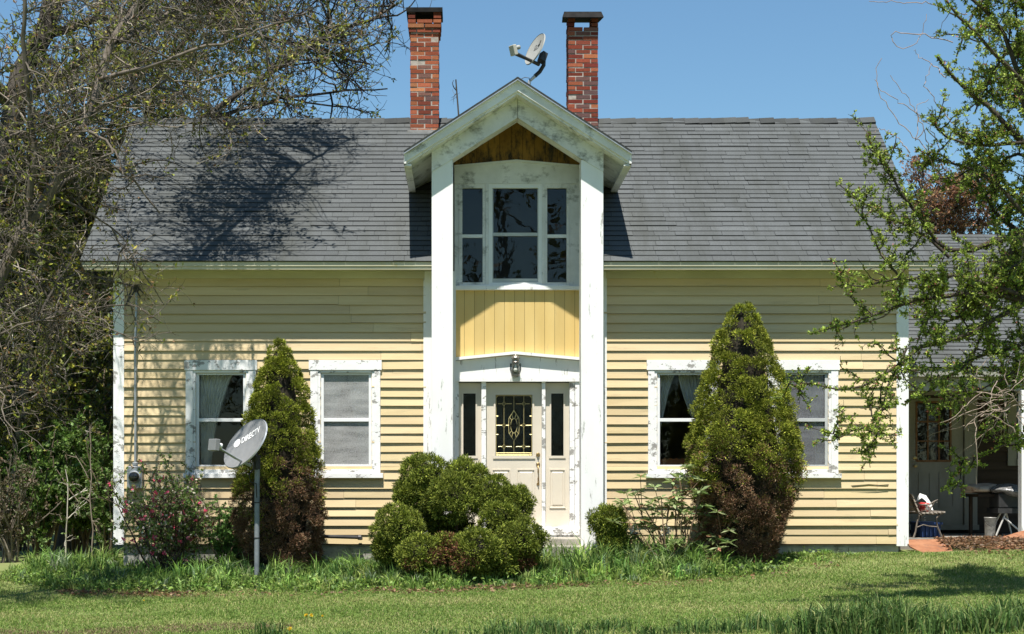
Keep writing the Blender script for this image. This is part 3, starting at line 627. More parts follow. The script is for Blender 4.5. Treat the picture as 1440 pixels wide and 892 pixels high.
mb.build('wing_roof', SHING, house)
mb = MB().box(WGX0, WGX1+.28, wy0+.01, wy0+.04, wz0-.14, wz0-.02); mb.box(WGX0, WGX1, wy0+.12, wy0+.24, wz0-.34, wz0-.10); mb.add([(WGX0, wy0+.04, wz0-.09), (WGX1, wy0+.04, wz0-.09), (WGX1, WGY, wz0-.05), (WGX0, WGY, wz0-.05)], [(0, 1, 2, 3)])
mb.build('porch_beam', mat('grey_porch_paint', (.26, .25, .22), (.36, .35, .31), 4), house)
MB().box(X(1435, 22.95), X(1450, 22.95), 22.9, 23.05, .2, wz0-.34).build('porch_post', WHITE, house, bevel=.005)
mb = MB(); mb.box(WGX0+.02, 11, 22.75, WGY-.01, -.2, PF-.02); mb.build('porch_floor', mat('porch_stone', (.18, .165, .14), (.28, .26, .23), 5, bump=.5, rough=.95), house)
DB = WGY-.02
mb = MB(); wb = lambda m_, a, b, c, d, y0, y1: m_.box(X(a, WGY), X(b, WGY), y0, y1, Z(d, WGY), Z(c, WGY))
OLDW = mat('old_cream_paint', (.20, .185, .15), (.26, .245, .205), 3, (1, 1, .4), .6, wear=(.2, .17, .13), wear_scale=7, wear_lo=.6, wear_hi=.7)
gl = (1288.5, 1336, 566, 648)
for a, b, c, d in ((1282, gl[0], 562, 738), (gl[1], 1354, 562, 738), (gl[0], gl[1], 648, 738), (gl[0], gl[1], 560, 566)): wb(mb, a, b, c, d, DB, DB+.05)
for a, b in ((1291, 1308), (1320, 1341)):
    for u, v, s, t in ((a, b, 664, 666), (a, b, 712, 714), (a, a+1.6, 666, 712), (b-1.6, b, 666, 712)): wb(mb, u, v, s, t, DB-.012, DB)
bd = mb.build('back_door', OLDW, house); bd['label'] = 'old cream back door with a nine light window'
mb = MB()
for t in (1304.3, 1320): wb(mb, t-1, t+1, gl[2], gl[3], DB-.006, DB+.03)
for t in (593.3, 620.6): wb(mb, gl[0], gl[1], t-1, t+1, DB-.004, DB+.032)
for a, b, c, d in ((gl[0]-1.5, gl[0]+1, 565, 649), (gl[1]-1, gl[1]+1.5, 565, 649), (gl[0], gl[1], 564.5, 567), (gl[0], gl[1], 647, 650)): wb(mb, a, b, c, d, DB-.008, DB+.034)
mb.build('muntin', mat('brown_muntin', (.14, .07, .03), (.2, .1, .05), 8), bd)
MB().add([(X(gl[0], WGY), DB+.02, Z(gl[3], WGY)), (X(gl[1], WGY), DB+.02, Z(gl[3], WGY)), (X(gl[1], WGY), DB+.02, Z(gl[2], WGY)), (X(gl[0], WGY), DB+.02, Z(gl[2], WGY))], [(0, 1, 2, 3)]).build('pane', glassmat('door_lights_glass', .06, 4, 1.7), bd)
for py, r in ((644, .028), (655.5, .024)):
    MB().lathe([(0, 0), (r, 0), (r, .012), (.012, .016), (.012, .035), (.026, .045), (.024, .065), (0, .07)] if py > 650 else [(0, 0), (r, 0), (r, .014), (0, .018)], (X(1286, WGY)+.0, DB, Z(py, WGY)), (0, -1, 0), 12).build('door_knob' if py > 650 else 'deadbolt', BRASS, bd)
mb = MB(); wb(mb, 1355, 1373, 556, 738, DB-.03, DB+.03); wb(mb, 1276, 1281.5, 556, 738, DB-.03, DB+.03); wb(mb, 1276, 1373, 545, 556, DB-.03, DB+.03); wb(mb, 1276, 1373, 738, 745, DB-.12, DB+.03)
mb.build('back_door_frame', OLDW, house)
mb = MB(); wb(mb, 1416, 1428, 535, 655, DB-.03, DB+.04); wb(mb, 1468, 1480, 535, 655, DB-.03, DB+.04); wb(mb, 1428, 1468, 535, 546, DB-.03, DB+.04); wb(mb, 1428, 1468, 646, 655, DB-.05, DB+.04); wb(mb, 1428, 1468, 595, 599, DB, DB+.04)
wn = mb.build('window', OLDW, house); wn['label'] = 'old window under the porch roof'
MB().add([(X(1427, WGY), DB+.03, Z(648, WGY)), (X(1469, WGY), DB+.03, Z(648, WGY)), (X(1469, WGY), DB+.03, Z(545, WGY)), (X(1427, WGY), DB+.03, Z(545, WGY))], [(0, 1, 2, 3)]).build('pane', GLASS, wn)
# ================================================================ fittings on the house
# --- lantern above the door
lx, ly = X(724.5, PYW), PYW-.03
lan = thing('wall_lantern', (lx, ly, Z(516, PYW)), 'small pewter lantern with a bare bulb fixed above the cream front door', 'lantern')
lz = lambda py: Z(py, PYW)
mb = MB().box(lx-.045, lx+.045, ly-.018, ly+.0, lz(530), lz(502)); mb.tubes([(lx, ly-.01, lz(505)), (lx, ly-.10, lz(503)), (lx, ly-.115, lz(506))], .009, 6); mb.build('back_plate', PEWTER, lan)
mb = MB().lathe([(0, .105), (.006, .10), (.010, .085), (.02, .075), (.05, .05), (.062, .03), (.062, .022), (.045, .018), (.045, -.02), (.055, -.025), (.055, -.035), (0, -.036)], (lx, ly-.115, lz(508)), (0, 0, 1), 16)
mb.build('lantern_cap', PEWTER, lan, smooth=True)
mb = MB().lathe([(0, -.01), (.056, -.01), (.062, -.002), (.062, .004), (0, .004)], (lx, ly-.115, lz(529)), (0, 0, 1), 16)
for a in range(4): mb.tubes([(lx+.058*math.cos(a*1.571+.785), ly-.115+.058*math.sin(a*1.571+.785), lz(529)), (lx+.055*math.cos(a*1.571+.785), ly-.115+.055*math.sin(a*1.571+.785), lz(511))], .004, 5)
mb.build('lantern_cage', PEWTER, lan)
MB().lathe([(.060, 0), (.082, .075), (.078, .17)], (lx, ly-.115, lz(528.8)), (0, 0, 1), 20).build('glass_shade', glassmat('lantern_glass', .1, 8, 1.5), lan, smooth=True)
MB().lathe([(0, 0), (.018, .004), (.028, .022), (.028, .038), (.014, .07), (.012, .10), (0, .10)], (lx, ly-.115, lz(524)), (0, 0, 1), 14).build('bulb', mat('frosted_bulb', (.75, .74, .70), rough=.3), lan, smooth=True)
# --- electricity meter with its conduit
mx = X(191.5, WY); my = WY-.025
met = thing('electric_meter', (mx, my, Z(672, WY)), 'grey round faced electric meter box with a tall conduit on the yellow clapboard wall', 'electric meter')
wz = lambda py: Z(py, WY)
MB().box(mx-.105, mx+.105, my-.10, my, wz(687), wz(656)).build('meter_box', GALV, met, bevel=.008)
mb = MB().lathe([(0, .0), (.088, .0), (.088, .03), (.078, .034), (.076, .05), (.0, .05)], (mx+.005, my-.10, wz(671)), (0, -1, 0), 24); mb.build('meter_ring', GALV, met, smooth=False)
MB().lathe([(.074, .05), (.072, .085), (.055, .10), (0, .105)], (mx+.005, my-.10, wz(671)), (0, -1, 0), 24).build('meter_dome', glassmat('meter_dome_glass', .05, 6, 1.7), met, smooth=True)
mb = MB().lathe([(0, .051), (.066, .051), (.066, .058), (0, .058)], (mx+.005, my-.10, wz(671)), (0, -1, 0), 20); mb.box(mx-.03, mx+.04, my-.165, my-.158, wz(669.5), wz(667)); mb.box(mx-.035, mx+.045, my-.167, my-.158, wz(675), wz(672.5)); mb.build('meter_dial', DARKMETAL, met)
mb = MB().tubes([(mx+.002, my-.05, wz(656)), (mx+.004, my-.045, wz(600)), (mx, my-.045, wz(500)), (mx+.02, my-.045, wz(412))], .017, 8)
for py in (478, 520, 590, 618): mb.lathe([(.017, -.02), (.024, -.02), (.024, .02), (.017, .02)], (mx+.006, my-.045, wz(py)), (0, 0, 1), 8)
mb.lathe([(.022, 0), (.04, .01), (.04, .05), (.024, .06)], (mx+.002, my-.05, wz(656)), (0, 0, 1), 10); mb.build('conduit', GALV, met)
mb = MB().lathe([(.021, 0), (.04, .02), (.05, .06), (.04, .10), (0, .12)], (mx+.02, my-.05, wz(412)), (0, -.3, 1), 10); mb.tubes([(mx+.02, my-.09, wz(408)), (mx+.09, my-.14, wz(420)), (mx+.13, my-.10, wz(414)), (mx+.03, my-.12, wz(404))], .012, 5)
mb.tubes([(mx+.02, my-.09, wz(408)), (mx-.06, my-.16, wz(424)), (mx-.11, my-.12, wz(430)), (mx-.02, my-.13, wz(405))], .012, 5); mb.build('weatherhead', DARKMETAL, met)
# --- overhead service cable
a0 = P(193, 403, 21.85); a1 = P(-260, 180, 15.5); t = np.linspace(0, 1, 24)[:, None]; cb = a0+(a1-a0)*t; cb[:, 2] -= .25*4*(t*(1-t))[:, 0]
tag(MB().tubes(cb, .016, 5, (.2, .2, .2)).build('power_cable', DARKMETAL), 'black overhead cable sagging down to the conduit at the house corner', 'cable')
# --- horizontal waste pipe along the sill
mb = MB().tubes([P(330, 752, 21.90), P(440, 754, 21.90), P(506, 756, 21.90)], .026, 10, cap=True); mb.lathe([(.03, 0), (.036, .01), (.036, .05), (.0, .055)], P(503, 756, 21.90), (1, 0, 0), 10); mb.lathe([(0.0, 0), (.03, 0), (.03, .03), (0, .04)], P(507, 756, 21.90), (0, -.3, -1), 10)
tag(mb.build('waste_pipe', DARKMETAL), 'thin black capped pipe running along the foot of the clapboard wall left of the door', 'pipe')
# --- stone door step
mb = MB(); mb.box(X(640, 21.6), X(822, 21.6), 21.42, 22.05, -.35, Z(757, 21.55)); mb.box(X(632, 21.3), X(828, 21.3), 21.12, 21.42, -.4, Z(768, 21.2))
tag(mb.build('door_step', mat('worn_step_stone', (.26, .24, .20), (.40, .37, .32), 5, rough=.95, bump=.5), bevel=.012), 'worn grey stone step in front of the cream front door', 'step')

# ================================================================ satellite dishes
def dish(root, c, n, roll, ru, rv, depth, mface, mrim):
    n = nrm(np.array(n, float)); u0 = nrm(np.cross(n, (0, 0, 1.)))*1; u0 = u0 if u0[0] > 0 else -u0; v0 = np.cross(n, u0); v0 = v0 if v0[2] > 0 else -v0
    u = math.cos(roll)*u0+math.sin(roll)*v0; v = -math.sin(roll)*u0+math.cos(roll)*v0
    c = np.array(c); nr, na = 8, 40; mb = MB(); vs_ = [c-n*depth]
    for k in range(1, nr+1):
        r = k/nr
        for a in np.arange(na)*2*np.pi/na:
            # slightly squared ellipse like a real offset reflector
            vs_.append(c+u*ru*r*math.cos(a)+v*rv*r*math.sin(a)-n*depth*(1-r*r))
    f4 = [(1+(k-1)*na+i, 1+(k-1)*na+(i+1) % na, 1+k*na+(i+1) % na, 1+k*na+i) for k in range(1, nr) for i in range(na)]
    mb.add(vs_, [(0, 1+(i+1) % na, 1+i) for i in range(na)]); mb.f.append(np.array(f4))
    ob = mb.build('reflector', mface, root, smooth=True)
    mb = MB(); rim = np.array(vs_[1+(nr-1)*na:]); ro = c+(rim-c)*1.025-n*.012; ri = rim+n*.004; bk = np.array(vs_)-n*.012
    i = np.arange(na); j = (i+1) % na
    mb.add(np.vstack([ri, ro]), np.stack([i, j, j+na, i+na], 1)); mb.add(np.vstack([ro, bk[1+(nr-1)*na:]]), np.stack([i, j, j+na, i+na], 1))
    mb.add(bk, f4); mb.add(bk, [(0, 1+(q+1) % na, 1+q) for q in range(na)]); mb.build('rim', mrim, root, smooth=True)
    return c, n, u, v, ob
DGREY = mat('grey_dish_enamel', (.18, .182, .185), (.205, .208, .21), 10, rough=.45, spec=.4, wear=(.12, .11, .10), wear_scale=16, wear_lo=.68, wear_hi=.75)
DLITE = mat('pale_dish_enamel', (.27, .27, .245), (.32, .32, .295), 6, rough=.5, spec=.4)
DMARK = mat('white_dish_mark', (.75, .75, .75), rough=.5); DMARKD = mat('dark_dish_mark', (.12, .12, .12), rough=.5)
YD = 20.15
c0 = P(344.5, 623.5, YD)
pd_ = thing('satellite_dish', (X(361, YD), YD+.1, ground_z(X(361, YD), YD)), 'grey satellite dish with white lettering on a pole in the weeds', 'satellite dish')
c, n, u, v, ob = dish(pd_, c0, (-.66, -.58, .47), math.radians(27), .40, .345, .03, DGREY, GALV)
mk = MB(); vv = .06
mk.text('DIRECTV', c+u*-.10+v*vv, u, v, .095, .36, bold=.02)
a = np.arange(20)*2*np.pi/20; ctr = c+u*-.185+v*(vv+.047)
mk.add(np.vstack([ctr, ctr+.06*(np.cos(a)[:, None]*u+np.sin(a)[:, None]*v)]), [(0, 1+i, 1+(i+1) % 20) for i in range(20)])
for k, q in enumerate(mk.v):
    ua, vb = (q-c)@u, (q-c)@v; mk.v[k] = q-n*(.03*(1-(ua/.40)**2-(vb/.345)**2))[:, None]+n*.006
mk.build('lettering', DMARK, ob)
mb = MB().tubes([P(352, 655, YD), P(331, 644, YD-.25), P(306, 629, YD-.5)], [.022, .018, .016], 6, cap=True); mb.build('feed_arm', GALV, pd_)
e = P(301, 626, YD-.52); ah = nrm(np.array([.62, .55, -.1])); 
mb = MB(); L0 = e-ah*.05
uu = nrm(np.cross(ah, (0, 0, 1.))); ww = np.cross(uu, ah)
def obox(m_, o, A, B, C, ha, hb, hc):
    m_.add([o+A*ha*i+B*hb*j+C*hc*k for k in (-1, 1) for j in (-1, 1) for i in (-1, 1)], [(0, 2, 3, 1), (4, 5, 7, 6), (0, 1, 5, 4), (2, 6, 7, 3), (0, 4, 6, 2), (1, 3, 7, 5)]); return m_
obox(mb, e, ah, uu, ww, .035, .085, .075); mb.build('receiver', DGREY, pd_, bevel=.008)
mb = MB().lathe([(0, .03), (.03, .03), (.034, .075), (.034, .09), (0, .095)], e+uu*.03, ah, 10); mb.lathe([(0, .03), (.03, .03), (.034, .075), (0, .08)], e-uu*.04, ah, 10); mb.build('feed_horn', mat('white_plastic', (.7, .7, .68), rough=.4), pd_, smooth=True)
px0 = P(361, 648, YD+.1); bz = ground_z(px0[0], YD)-.2
MB().tubes([(px0[0], YD+.1, bz), (px0[0]+.005, YD+.1, px0[2]-.3), (px0[0]+.01, YD+.1, px0[2]+.06)], .034, 12, cap=True).build('pole', mat('blue_grey_pole', (.16, .18, .20), (.25, .27, .29), 6, rough=.5, metal=.3), pd_, smooth=True)
mb = MB(); 
for py in (660, 707, 757): MB().lathe([(.034, -.008), (.039, -.006), (.039, .006), (.034, .008)], (px0[0], YD+.1, Z(py, YD)), (0, 0, 1), 12).build('cable_tie', DARKMETAL, pd_)
mb.tubes([P(356, 660, YD), P(350, 668, YD-.05), P(352, 678, YD), P(360, 680, YD+.05), P(361, 700, YD+.05)], .008, 5); mb.build('cable', DARKMETAL, pd_)
mb = MB(); obox(mb, c-n*.12+v*-.06, n, u, v, .05, .06, .09); mb.tubes([c-n*.16+v*-.06, (px0[0], YD+.1, px0[2]-.02)], .045, 8); mb.lathe([(0, -.09), (.05, -.09), (.05, .09), (0, .09)], (px0[0], YD+.1, px0[2]-.02), (0, 0, 1), 10); mb.build('bracket', DARKMETAL, pd_)
# roof dish
YR = 21.9
rd = thing('satellite_dish', P(745, 116, YR), 'small pale satellite dish on a bent mast on top of the portico roof', 'satellite dish')
c, n, u, v, ob = dish(rd, P(752, 69, YR), (-.80, -.42, .40), math.radians(8), .215, .245, .03, DLITE, DLITE)
mk = MB(); mk.text('D', c+u*-.065+v*.035-n*.022, u, v, .062, .06, bold=.01)
mk.tubes([c+u*.03+v*.045-n*.020, c+u*.065+v*.065-n*.017, c+u*.075+v*.125-n*.014], .010, 4); mk.build('emblem', DMARKD, ob)
mk = MB().add([c+u*-.075+v*.012-n*.024, c+u*.045+v*.012-n*.024, c+u*.045+v*.022-n*.024, c+u*-.075+v*.022-n*.024], [(0, 1, 2, 3)]); mk.build('lettering', DMARKD, ob)
e = P(722, 71, YR-.33)
MB().tubes([P(758, 91, YR+.02), P(741, 83, YR-.14), P(726, 76, YR-.30)], [.026, .022, .028], 6, cap=True).build('feed_arm', DARKMETAL, rd)
ah = nrm(np.array([.72, .5, .25])); uu = nrm(np.cross(ah, (0, 0, 1.))); ww = np.cross(uu, ah)
mb = MB(); obox(mb, e, ah, uu, ww, .03, .055, .07); mb.build('receiver', mat('beige_plastic', (.42, .40, .34), rough=.5), rd, bevel=.008)
MB().lathe([(0, .03), (.022, .03), (.022, .06), (.032, .09), (.03, .115), (0, .12)], e+ww*.03, ah, 10).build('feed_horn', DLITE, rd, smooth=True)
mb = MB().tubes([P(765, 80, YR+.06), P(764.5, 92, YR+.06), P(759, 101, YR+.06), P(752, 107.5, YR+.06)], .028, 8, cap=True); obox(mb, P(763, 81, YR+.05), n, u, v, .04, .05, .07); mb.build('mast_arm', DARKMETAL, rd)
zr = zl(X(745, YR))
MB().tubes([P(752, 107.5, YR+.06), P(744.5, 114.5, YR+.06), (X(742, YR), YR+.06, zr-.01)], .024, 8, cap=True).build('mast', mat('bare_steel', (.5, .5, .5), rough=.4, metal=.5), rd)
MB().box(X(739, YR), X(749, YR), YR-.02, YR+.14, zr-.06, zr+.012).build('mast_foot', DARKMETAL, rd); MB().tubes([P(730, 112.5, YR), P(738, 109, YR), P(744, 110, YR), P(746, 114, YR)], .005, 5).build('cable', DARKMETAL, rd)

# ================================================================ things on the porch
yb0, yb1 = 22.95, 23.75; pf = PF-.02
bench = thing('garden_bench', (X(1300, 23), 23.3, pf), 'old iron and wood garden bench on the porch beside the white corner board', 'bench')
IRON = mat('rusty_cast_iron', (.10, .085, .07), (.2, .17, .14), 12, rough=.7, metal=.3); SLATW = mat('weathered_slat', (.28, .24, .20), (.40, .35, .29), 8, (6, 1, 1))
g_ = lambda px, py, y=23.0: np.array([X(px, 23.0), y, Z(py, 23.0)])
for y in (yb0, yb1):
    mb = MB()
    mb.tubes([g_(1277, 696, y), g_(1282, 708, y), g_(1287, 719, y), g_(1293, 724, y), g_(1310, 723, y), g_(1327, 721, y)], [.014, .015, .015, .016, .015, .012], 6)
    mb.tubes([g_(1291, 724, y), g_(1288, 736, y), g_(1286, 748, y), g_(1283, 757, y)], [.015, .013, .013, .016], 6)
    mb.tubes([g_(1322, 722, y), g_(1315, 729, y), g_(1317, 741, y), g_(1321, 751, y), g_(1324, 757, y)], [.014, .013, .013, .014, .017], 6)
    mb.tubes([g_(1281, 707, y), g_(1292, 710, y), g_(1305, 710, y), g_(1313, 705, y), g_(1317, 703, y), g_(1316, 707, y)], [.011, .012, .014, .013, .011, .008], 6)
    mb.tubes([g_(1313, 706, y), g_(1308, 714, y), g_(1304, 722, y)], .009, 5)
    mb.tubes([g_(1287, 742, y), g_(1297, 738, y), g_(1305, 740, y), g_(1317, 741, y)], .008, 5)
    mb.tubes([g_(1294, 725, y), g_(1298, 732, y), g_(1304, 730, y), g_(1300, 727, y), g_(1297, 730, y)], .007, 5)
    mb.build('side_frame', IRON, bench)
mb = MB()
for k in range(6): o = g_(1294+k*5.6, 722.5-.3*k); mb.box(o[0], o[0]+.043, yb0-.06, yb1+.06, o[2], o[2]+.02)
mb.build('seat', SLATW, bench)
mb = MB()
for k in range(4):
    o = g_(1277.5+k*2.4, 697+k*6.3); mb.add([o+np.array((dx, yy-23.0, dz)) for yy in (yb0-.06, yb1+.06) for dx, dz in ((.012, .022), (.03, .018), (.055, -.03), (.037, -.034))], [(0, 1, 2, 3), (4, 5, 6, 7), (0, 1, 5, 4), (1, 2, 6, 5), (2, 3, 7, 6), (3, 0, 4, 7)])
mb.build('backrest', SLATW, bench)
# a bag resting on the bench
def lump(c, r, amp, seed, nu=18, nv=12, sq=1.0):
    r2 = np.random.default_rng(seed); mbx = MB(); th = np.linspace(0, np.pi, nv); ph = np.arange(nu)*2*np.pi/nu; k = r2.normal(size=(6, 3))*2.2; p = r2.uniform(0, 6, 6); vs_ = []
    for a in th:
        for b in ph:
            d = np.array([math.sin(a)*math.cos(b), math.sin(a)*math.sin(b), math.cos(a)]); d2 = np.sign(d)*np.abs(d)**sq
            vs_.append(np.array(c)+d2*np.array(r)*(1+amp*sum(math.sin(k[i]@d+p[i]) for i in range(6))/3))
    i = np.arange(nu*nv).reshape(nv, nu); j = np.roll(i, -1, 1)
    return mbx.add(vs_, np.stack([i[:-1], j[:-1], j[1:], i[1:]], -1).reshape(-1, 4))
bag = thing('shopping_bag', g_(1300, 720, 23.1), 'red and white bag lying on the seat of the iron garden bench', 'bag')
lump(g_(1303, 714, 23.12), (.085, .15, .075), .25, 3).build('bag_body', mat('red_plastic', (.38, .03, .03), (.45, .05, .04), 6, rough=.45, wear=(.75, .74, .72), wear_scale=9, wear_lo=.52, wear_hi=.54), bag, smooth=True)
mb = MB(); pts = [g_(1291, 706, 23.1), g_(1296, 694, 23.08), g_(1304, 697, 23.06), g_(1311, 708, 23.05), g_(1313, 718, 23.02), g_(1308, 716, 23.02), g_(1303, 705, 23.03), g_(1298, 700, 23.05)]
mb.add(pts, [(0, 1, 7), (1, 2, 7), (2, 6, 7), (2, 3, 6), (3, 5, 6), (3, 4, 5)]); mb.add([p+np.array((.01, .05, 0)) for p in pts], [(0, 1, 7), (1, 2, 7), (2, 6, 7), (2, 3, 6), (3, 5, 6), (3, 4, 5)]); mb.build('bag_flap', mat('white_plastic_film', (.7, .7, .68), (.8, .8, .78), 9, rough=.4, bump=.5), bag, smooth=True)
cool = thing('storage_crate', g_(1302, 755, 23.5), 'dark blue plastic crate under the garden bench', 'crate')
BLUE = mat('dark_blue_plastic', (.012, .03, .10), (.02, .045, .14), 5, rough=.4)
cx_, cz_ = X(1302, 23.4), pf
mb = MB().box(cx_-.17, cx_+.13, 23.1, 23.6, cz_, cz_+.19)
for k in range(5): mb.box(cx_-.16+k*.062, cx_-.145+k*.062, 23.08, 23.1, cz_+.01, cz_+.18)
mb.build('crate_body', BLUE, cool, bevel=.01); MB().box(cx_-.19, cx_+.15, 23.06, 23.62, cz_+.19, cz_+.225).build('rim', BLUE, cool, bevel=.006)
# bucket
bx, bz_ = P(1392, 755, 23.3)[0], pf
buc = thing('metal_bucket', (bx, 23.3, bz_), 'dented pale metal bucket standing on the porch edge', 'bucket')
MB().lathe([(0, .005), (.065, .0), (.072, .02), (.085, .28), (.09, .285), (.09, .295), (.082, .295), (.068, .03), (0, .02)], (bx, 23.3, bz_), (.02, 0, 1), 20).build('bucket_body', mat('pale_dented_tin', (.24, .235, .22), (.40, .39, .36), 14, rough=.45, metal=.3, wear=(.1, .09, .08), wear_scale=9, wear_lo=.55, wear_hi=.62), buc, smooth=True)
MB().tubes([(bx-.088, 23.3, bz_+.28), (bx-.075, 23.22, bz_+.20), (bx, 23.2, bz_+.15), (bx+.075, 23.22, bz_+.20), (bx+.088, 23.3, bz_+.28)], .004, 5).build('handle', DARKMETAL, buc)
# folding stand with a wrapped grill
gr = thing('folding_stand', P(1420, 755, 23.5), 'folding stand with pale crossed legs carrying a bundle under dark wrap', 'stand')
yg = 23.5; gg = lambda px, py, y=yg: np.array([X(px, yg), y, Z(py, yg)])
PALE = mat('pale_tube', (.45, .44, .41), (.6, .59, .56), 8, rough=.4)
for pts in ([gg(1400, 755), gg(1414, 722)], [gg(1432, 745), gg(1412, 728)], [gg(1436, 755, yg+.4), gg(1428, 722, yg+.4)], [gg(1404, 752, yg+.4), gg(1420, 722, yg+.4)]): MB().tubes(pts, .013, 6, cap=True).build('leg', PALE, gr)
MB().box(gg(1402, 0)[0], gg(1446, 0)[0], yg-.05, yg+.45, Z(722, yg), Z(715, yg)).build('frame', DARKMETAL, gr)
MB().box(gg(1404, 0)[0], gg(1444, 0)[0], yg-.02, yg+.42, Z(715, yg), Z(694, yg)).build('grill_box', DARKMETAL, gr, bevel=.02)
lump((gg(1425, 690)[0], yg+.15, Z(690, yg)), (.26, .3, .09), .25, 8).build('plastic_wrap', mat('wrinkled_clear_wrap', (.06, .06, .06), (.26, .26, .26), 14, (1, 1, 3), rough=.25, bump=.8, spec=.6), gr, smooth=True)
pl = MB(); obox(pl, gg(1388, 686, 23.9), nrm(np.array([1, 0, .12])), np.array([0, 1., 0]), np.array([-.12, 0, 1.]), .26, .2, .015)
tag(lump((gg(1390, 688)[0], 23.9, Z(687, yg)), (.27, .22, .075), .3, 5, sq=.8).build('paper_bundle', mat('crumpled_paper', (.30, .25, .20), (.45, .38, .31), 10, rough=.8, bump=.5, wear=(.2, .06, .04), wear_scale=8, wear_lo=.6, wear_hi=.65), smooth=False), 'crumpled brown and white paper sack lying on the dark shelf by the porch stand', 'sack')
mb = MB().box(X(1364, 24.1), X(1412, 24.1), 23.7, 24.3, Z(699, 24), Z(695, 24)); sh = thing('porch_shelf', P(1390, 750, 24), 'dark plank shelf on posts against the brown porch wall', 'shelf'); mb.build('shelf_board', BROWN, sh)
for px in (1367, 1408): MB().box(X(px, 24.1), X(px+4, 24.1), 24.2, 24.26, pf, Z(699, 24)).build('leg', BROWN, sh)
# yellow strip, rusty boards
mb = MB().box(X(1325, 22.75), X(1390, 22.75), 22.70, 22.745, Z(760, 22.75), Z(756.5, 22.75)); tag(mb.build('yellow_batten', mat('yellow_batten_paint', (.45, .33, .04), (.55, .42, .08), 12)), 'thin yellow batten lying along the front edge of the porch', 'batten')
RUST = mat('rust_brown_board', (.24, .10, .05), (.32, .15, .08), 6, rough=.9, bump=.4, wear=(.12, .07, .05), wear_scale=4, wear_lo=.58, wear_hi=.68)
def sheet(pts, th):
    m_ = MB(); k = len(pts); v = [np.array(p) for p in pts]+[np.array(p)-np.array((0, 0, th)) for p in pts]
    m_.add(v[:k], [tuple(range(k))]); m_.add(v[k:], [tuple(range(k))]); m_.add(v, [(i, (i+1) % k, k+(i+1) % k, k+i) for i in range(k)]); return m_
tag(sheet([P(1274, 759, 22.6), P(1332, 758, 22.6), P(1341, 777, 22.0), P(1328, 781, 21.9), P(1296, 777, 22.0), P(1279, 768, 22.3)], .02).build('rust_board', RUST), 'rust brown board leaning on the ground below the garden bench', 'board')
tag(sheet([P(1388, 762, 22.6), P(1436, 747, 22.7), P(1462, 742, 22.7), P(1462, 772, 22.1), P(1412, 772, 22.1), P(1392, 772, 22.2)], .02).build('rust_board', RUST), 'rust brown board under shade at the right edge beside the porch post', 'board')
# ================================================================ vegetation helpers
def pick(N, pal, wts=None, j=.18):
    pal = np.array(pal)*1.0; i = rng.choice(len(pal), N, p=None if wts is None else np.array(wts)/sum(wts))
    return pal[i]*rng.lognormal(0, j, (N, 1))*(1+rng.normal(0, .05, (N, 3)))
def grow(S, D, L, M, wig, up):
    pts = [S]; d = nrm(D); upv = np.array([0, 0, up]); L = np.broadcast_to(L, len(S))
    for k in range(M):
        d = nrm(d+wig*rng.normal(size=d.shape)+upv); pts.append(pts[-1]+d*(L/M)[:, None])
    return np.stack(pts, 1)
def spawn(pts, n, t0=.15, t1=.99, w=None):
    N, M, _ = pts.shape; ln = np.linalg.norm(pts[:, -1]-pts[:, 0], axis=1)*(1 if w is None else w); i = rng.choice(N, n, p=ln/ln.sum())
    t = rng.uniform(t0, t1, n)*(M-1); k = np.minimum(t.astype(int), M-2); f = (t-k)[:, None]
    p = pts[i, k]*(1-f)+pts[i, k+1]*f; return p, nrm(pts[i, k+1]-pts[i, k]), i, t/(M-1)
def resample(poly, M, jit=.0):
    p = np.array(poly, float); s = np.concatenate([[0], np.cumsum(np.linalg.norm(np.diff(p, axis=0), axis=1))]); t = np.linspace(0, s[-1], M)
    q = np.stack([np.interp(t, s, p[:, k]) for k in range(3)], 1); q[1:-1] = .25*q[:-2]+.5*q[1:-1]+.25*q[2:]
    q[1:-1] += rng.normal(0, jit, (M-2, 3)); return q
def PP(*a): return [P(*q) for q in a]
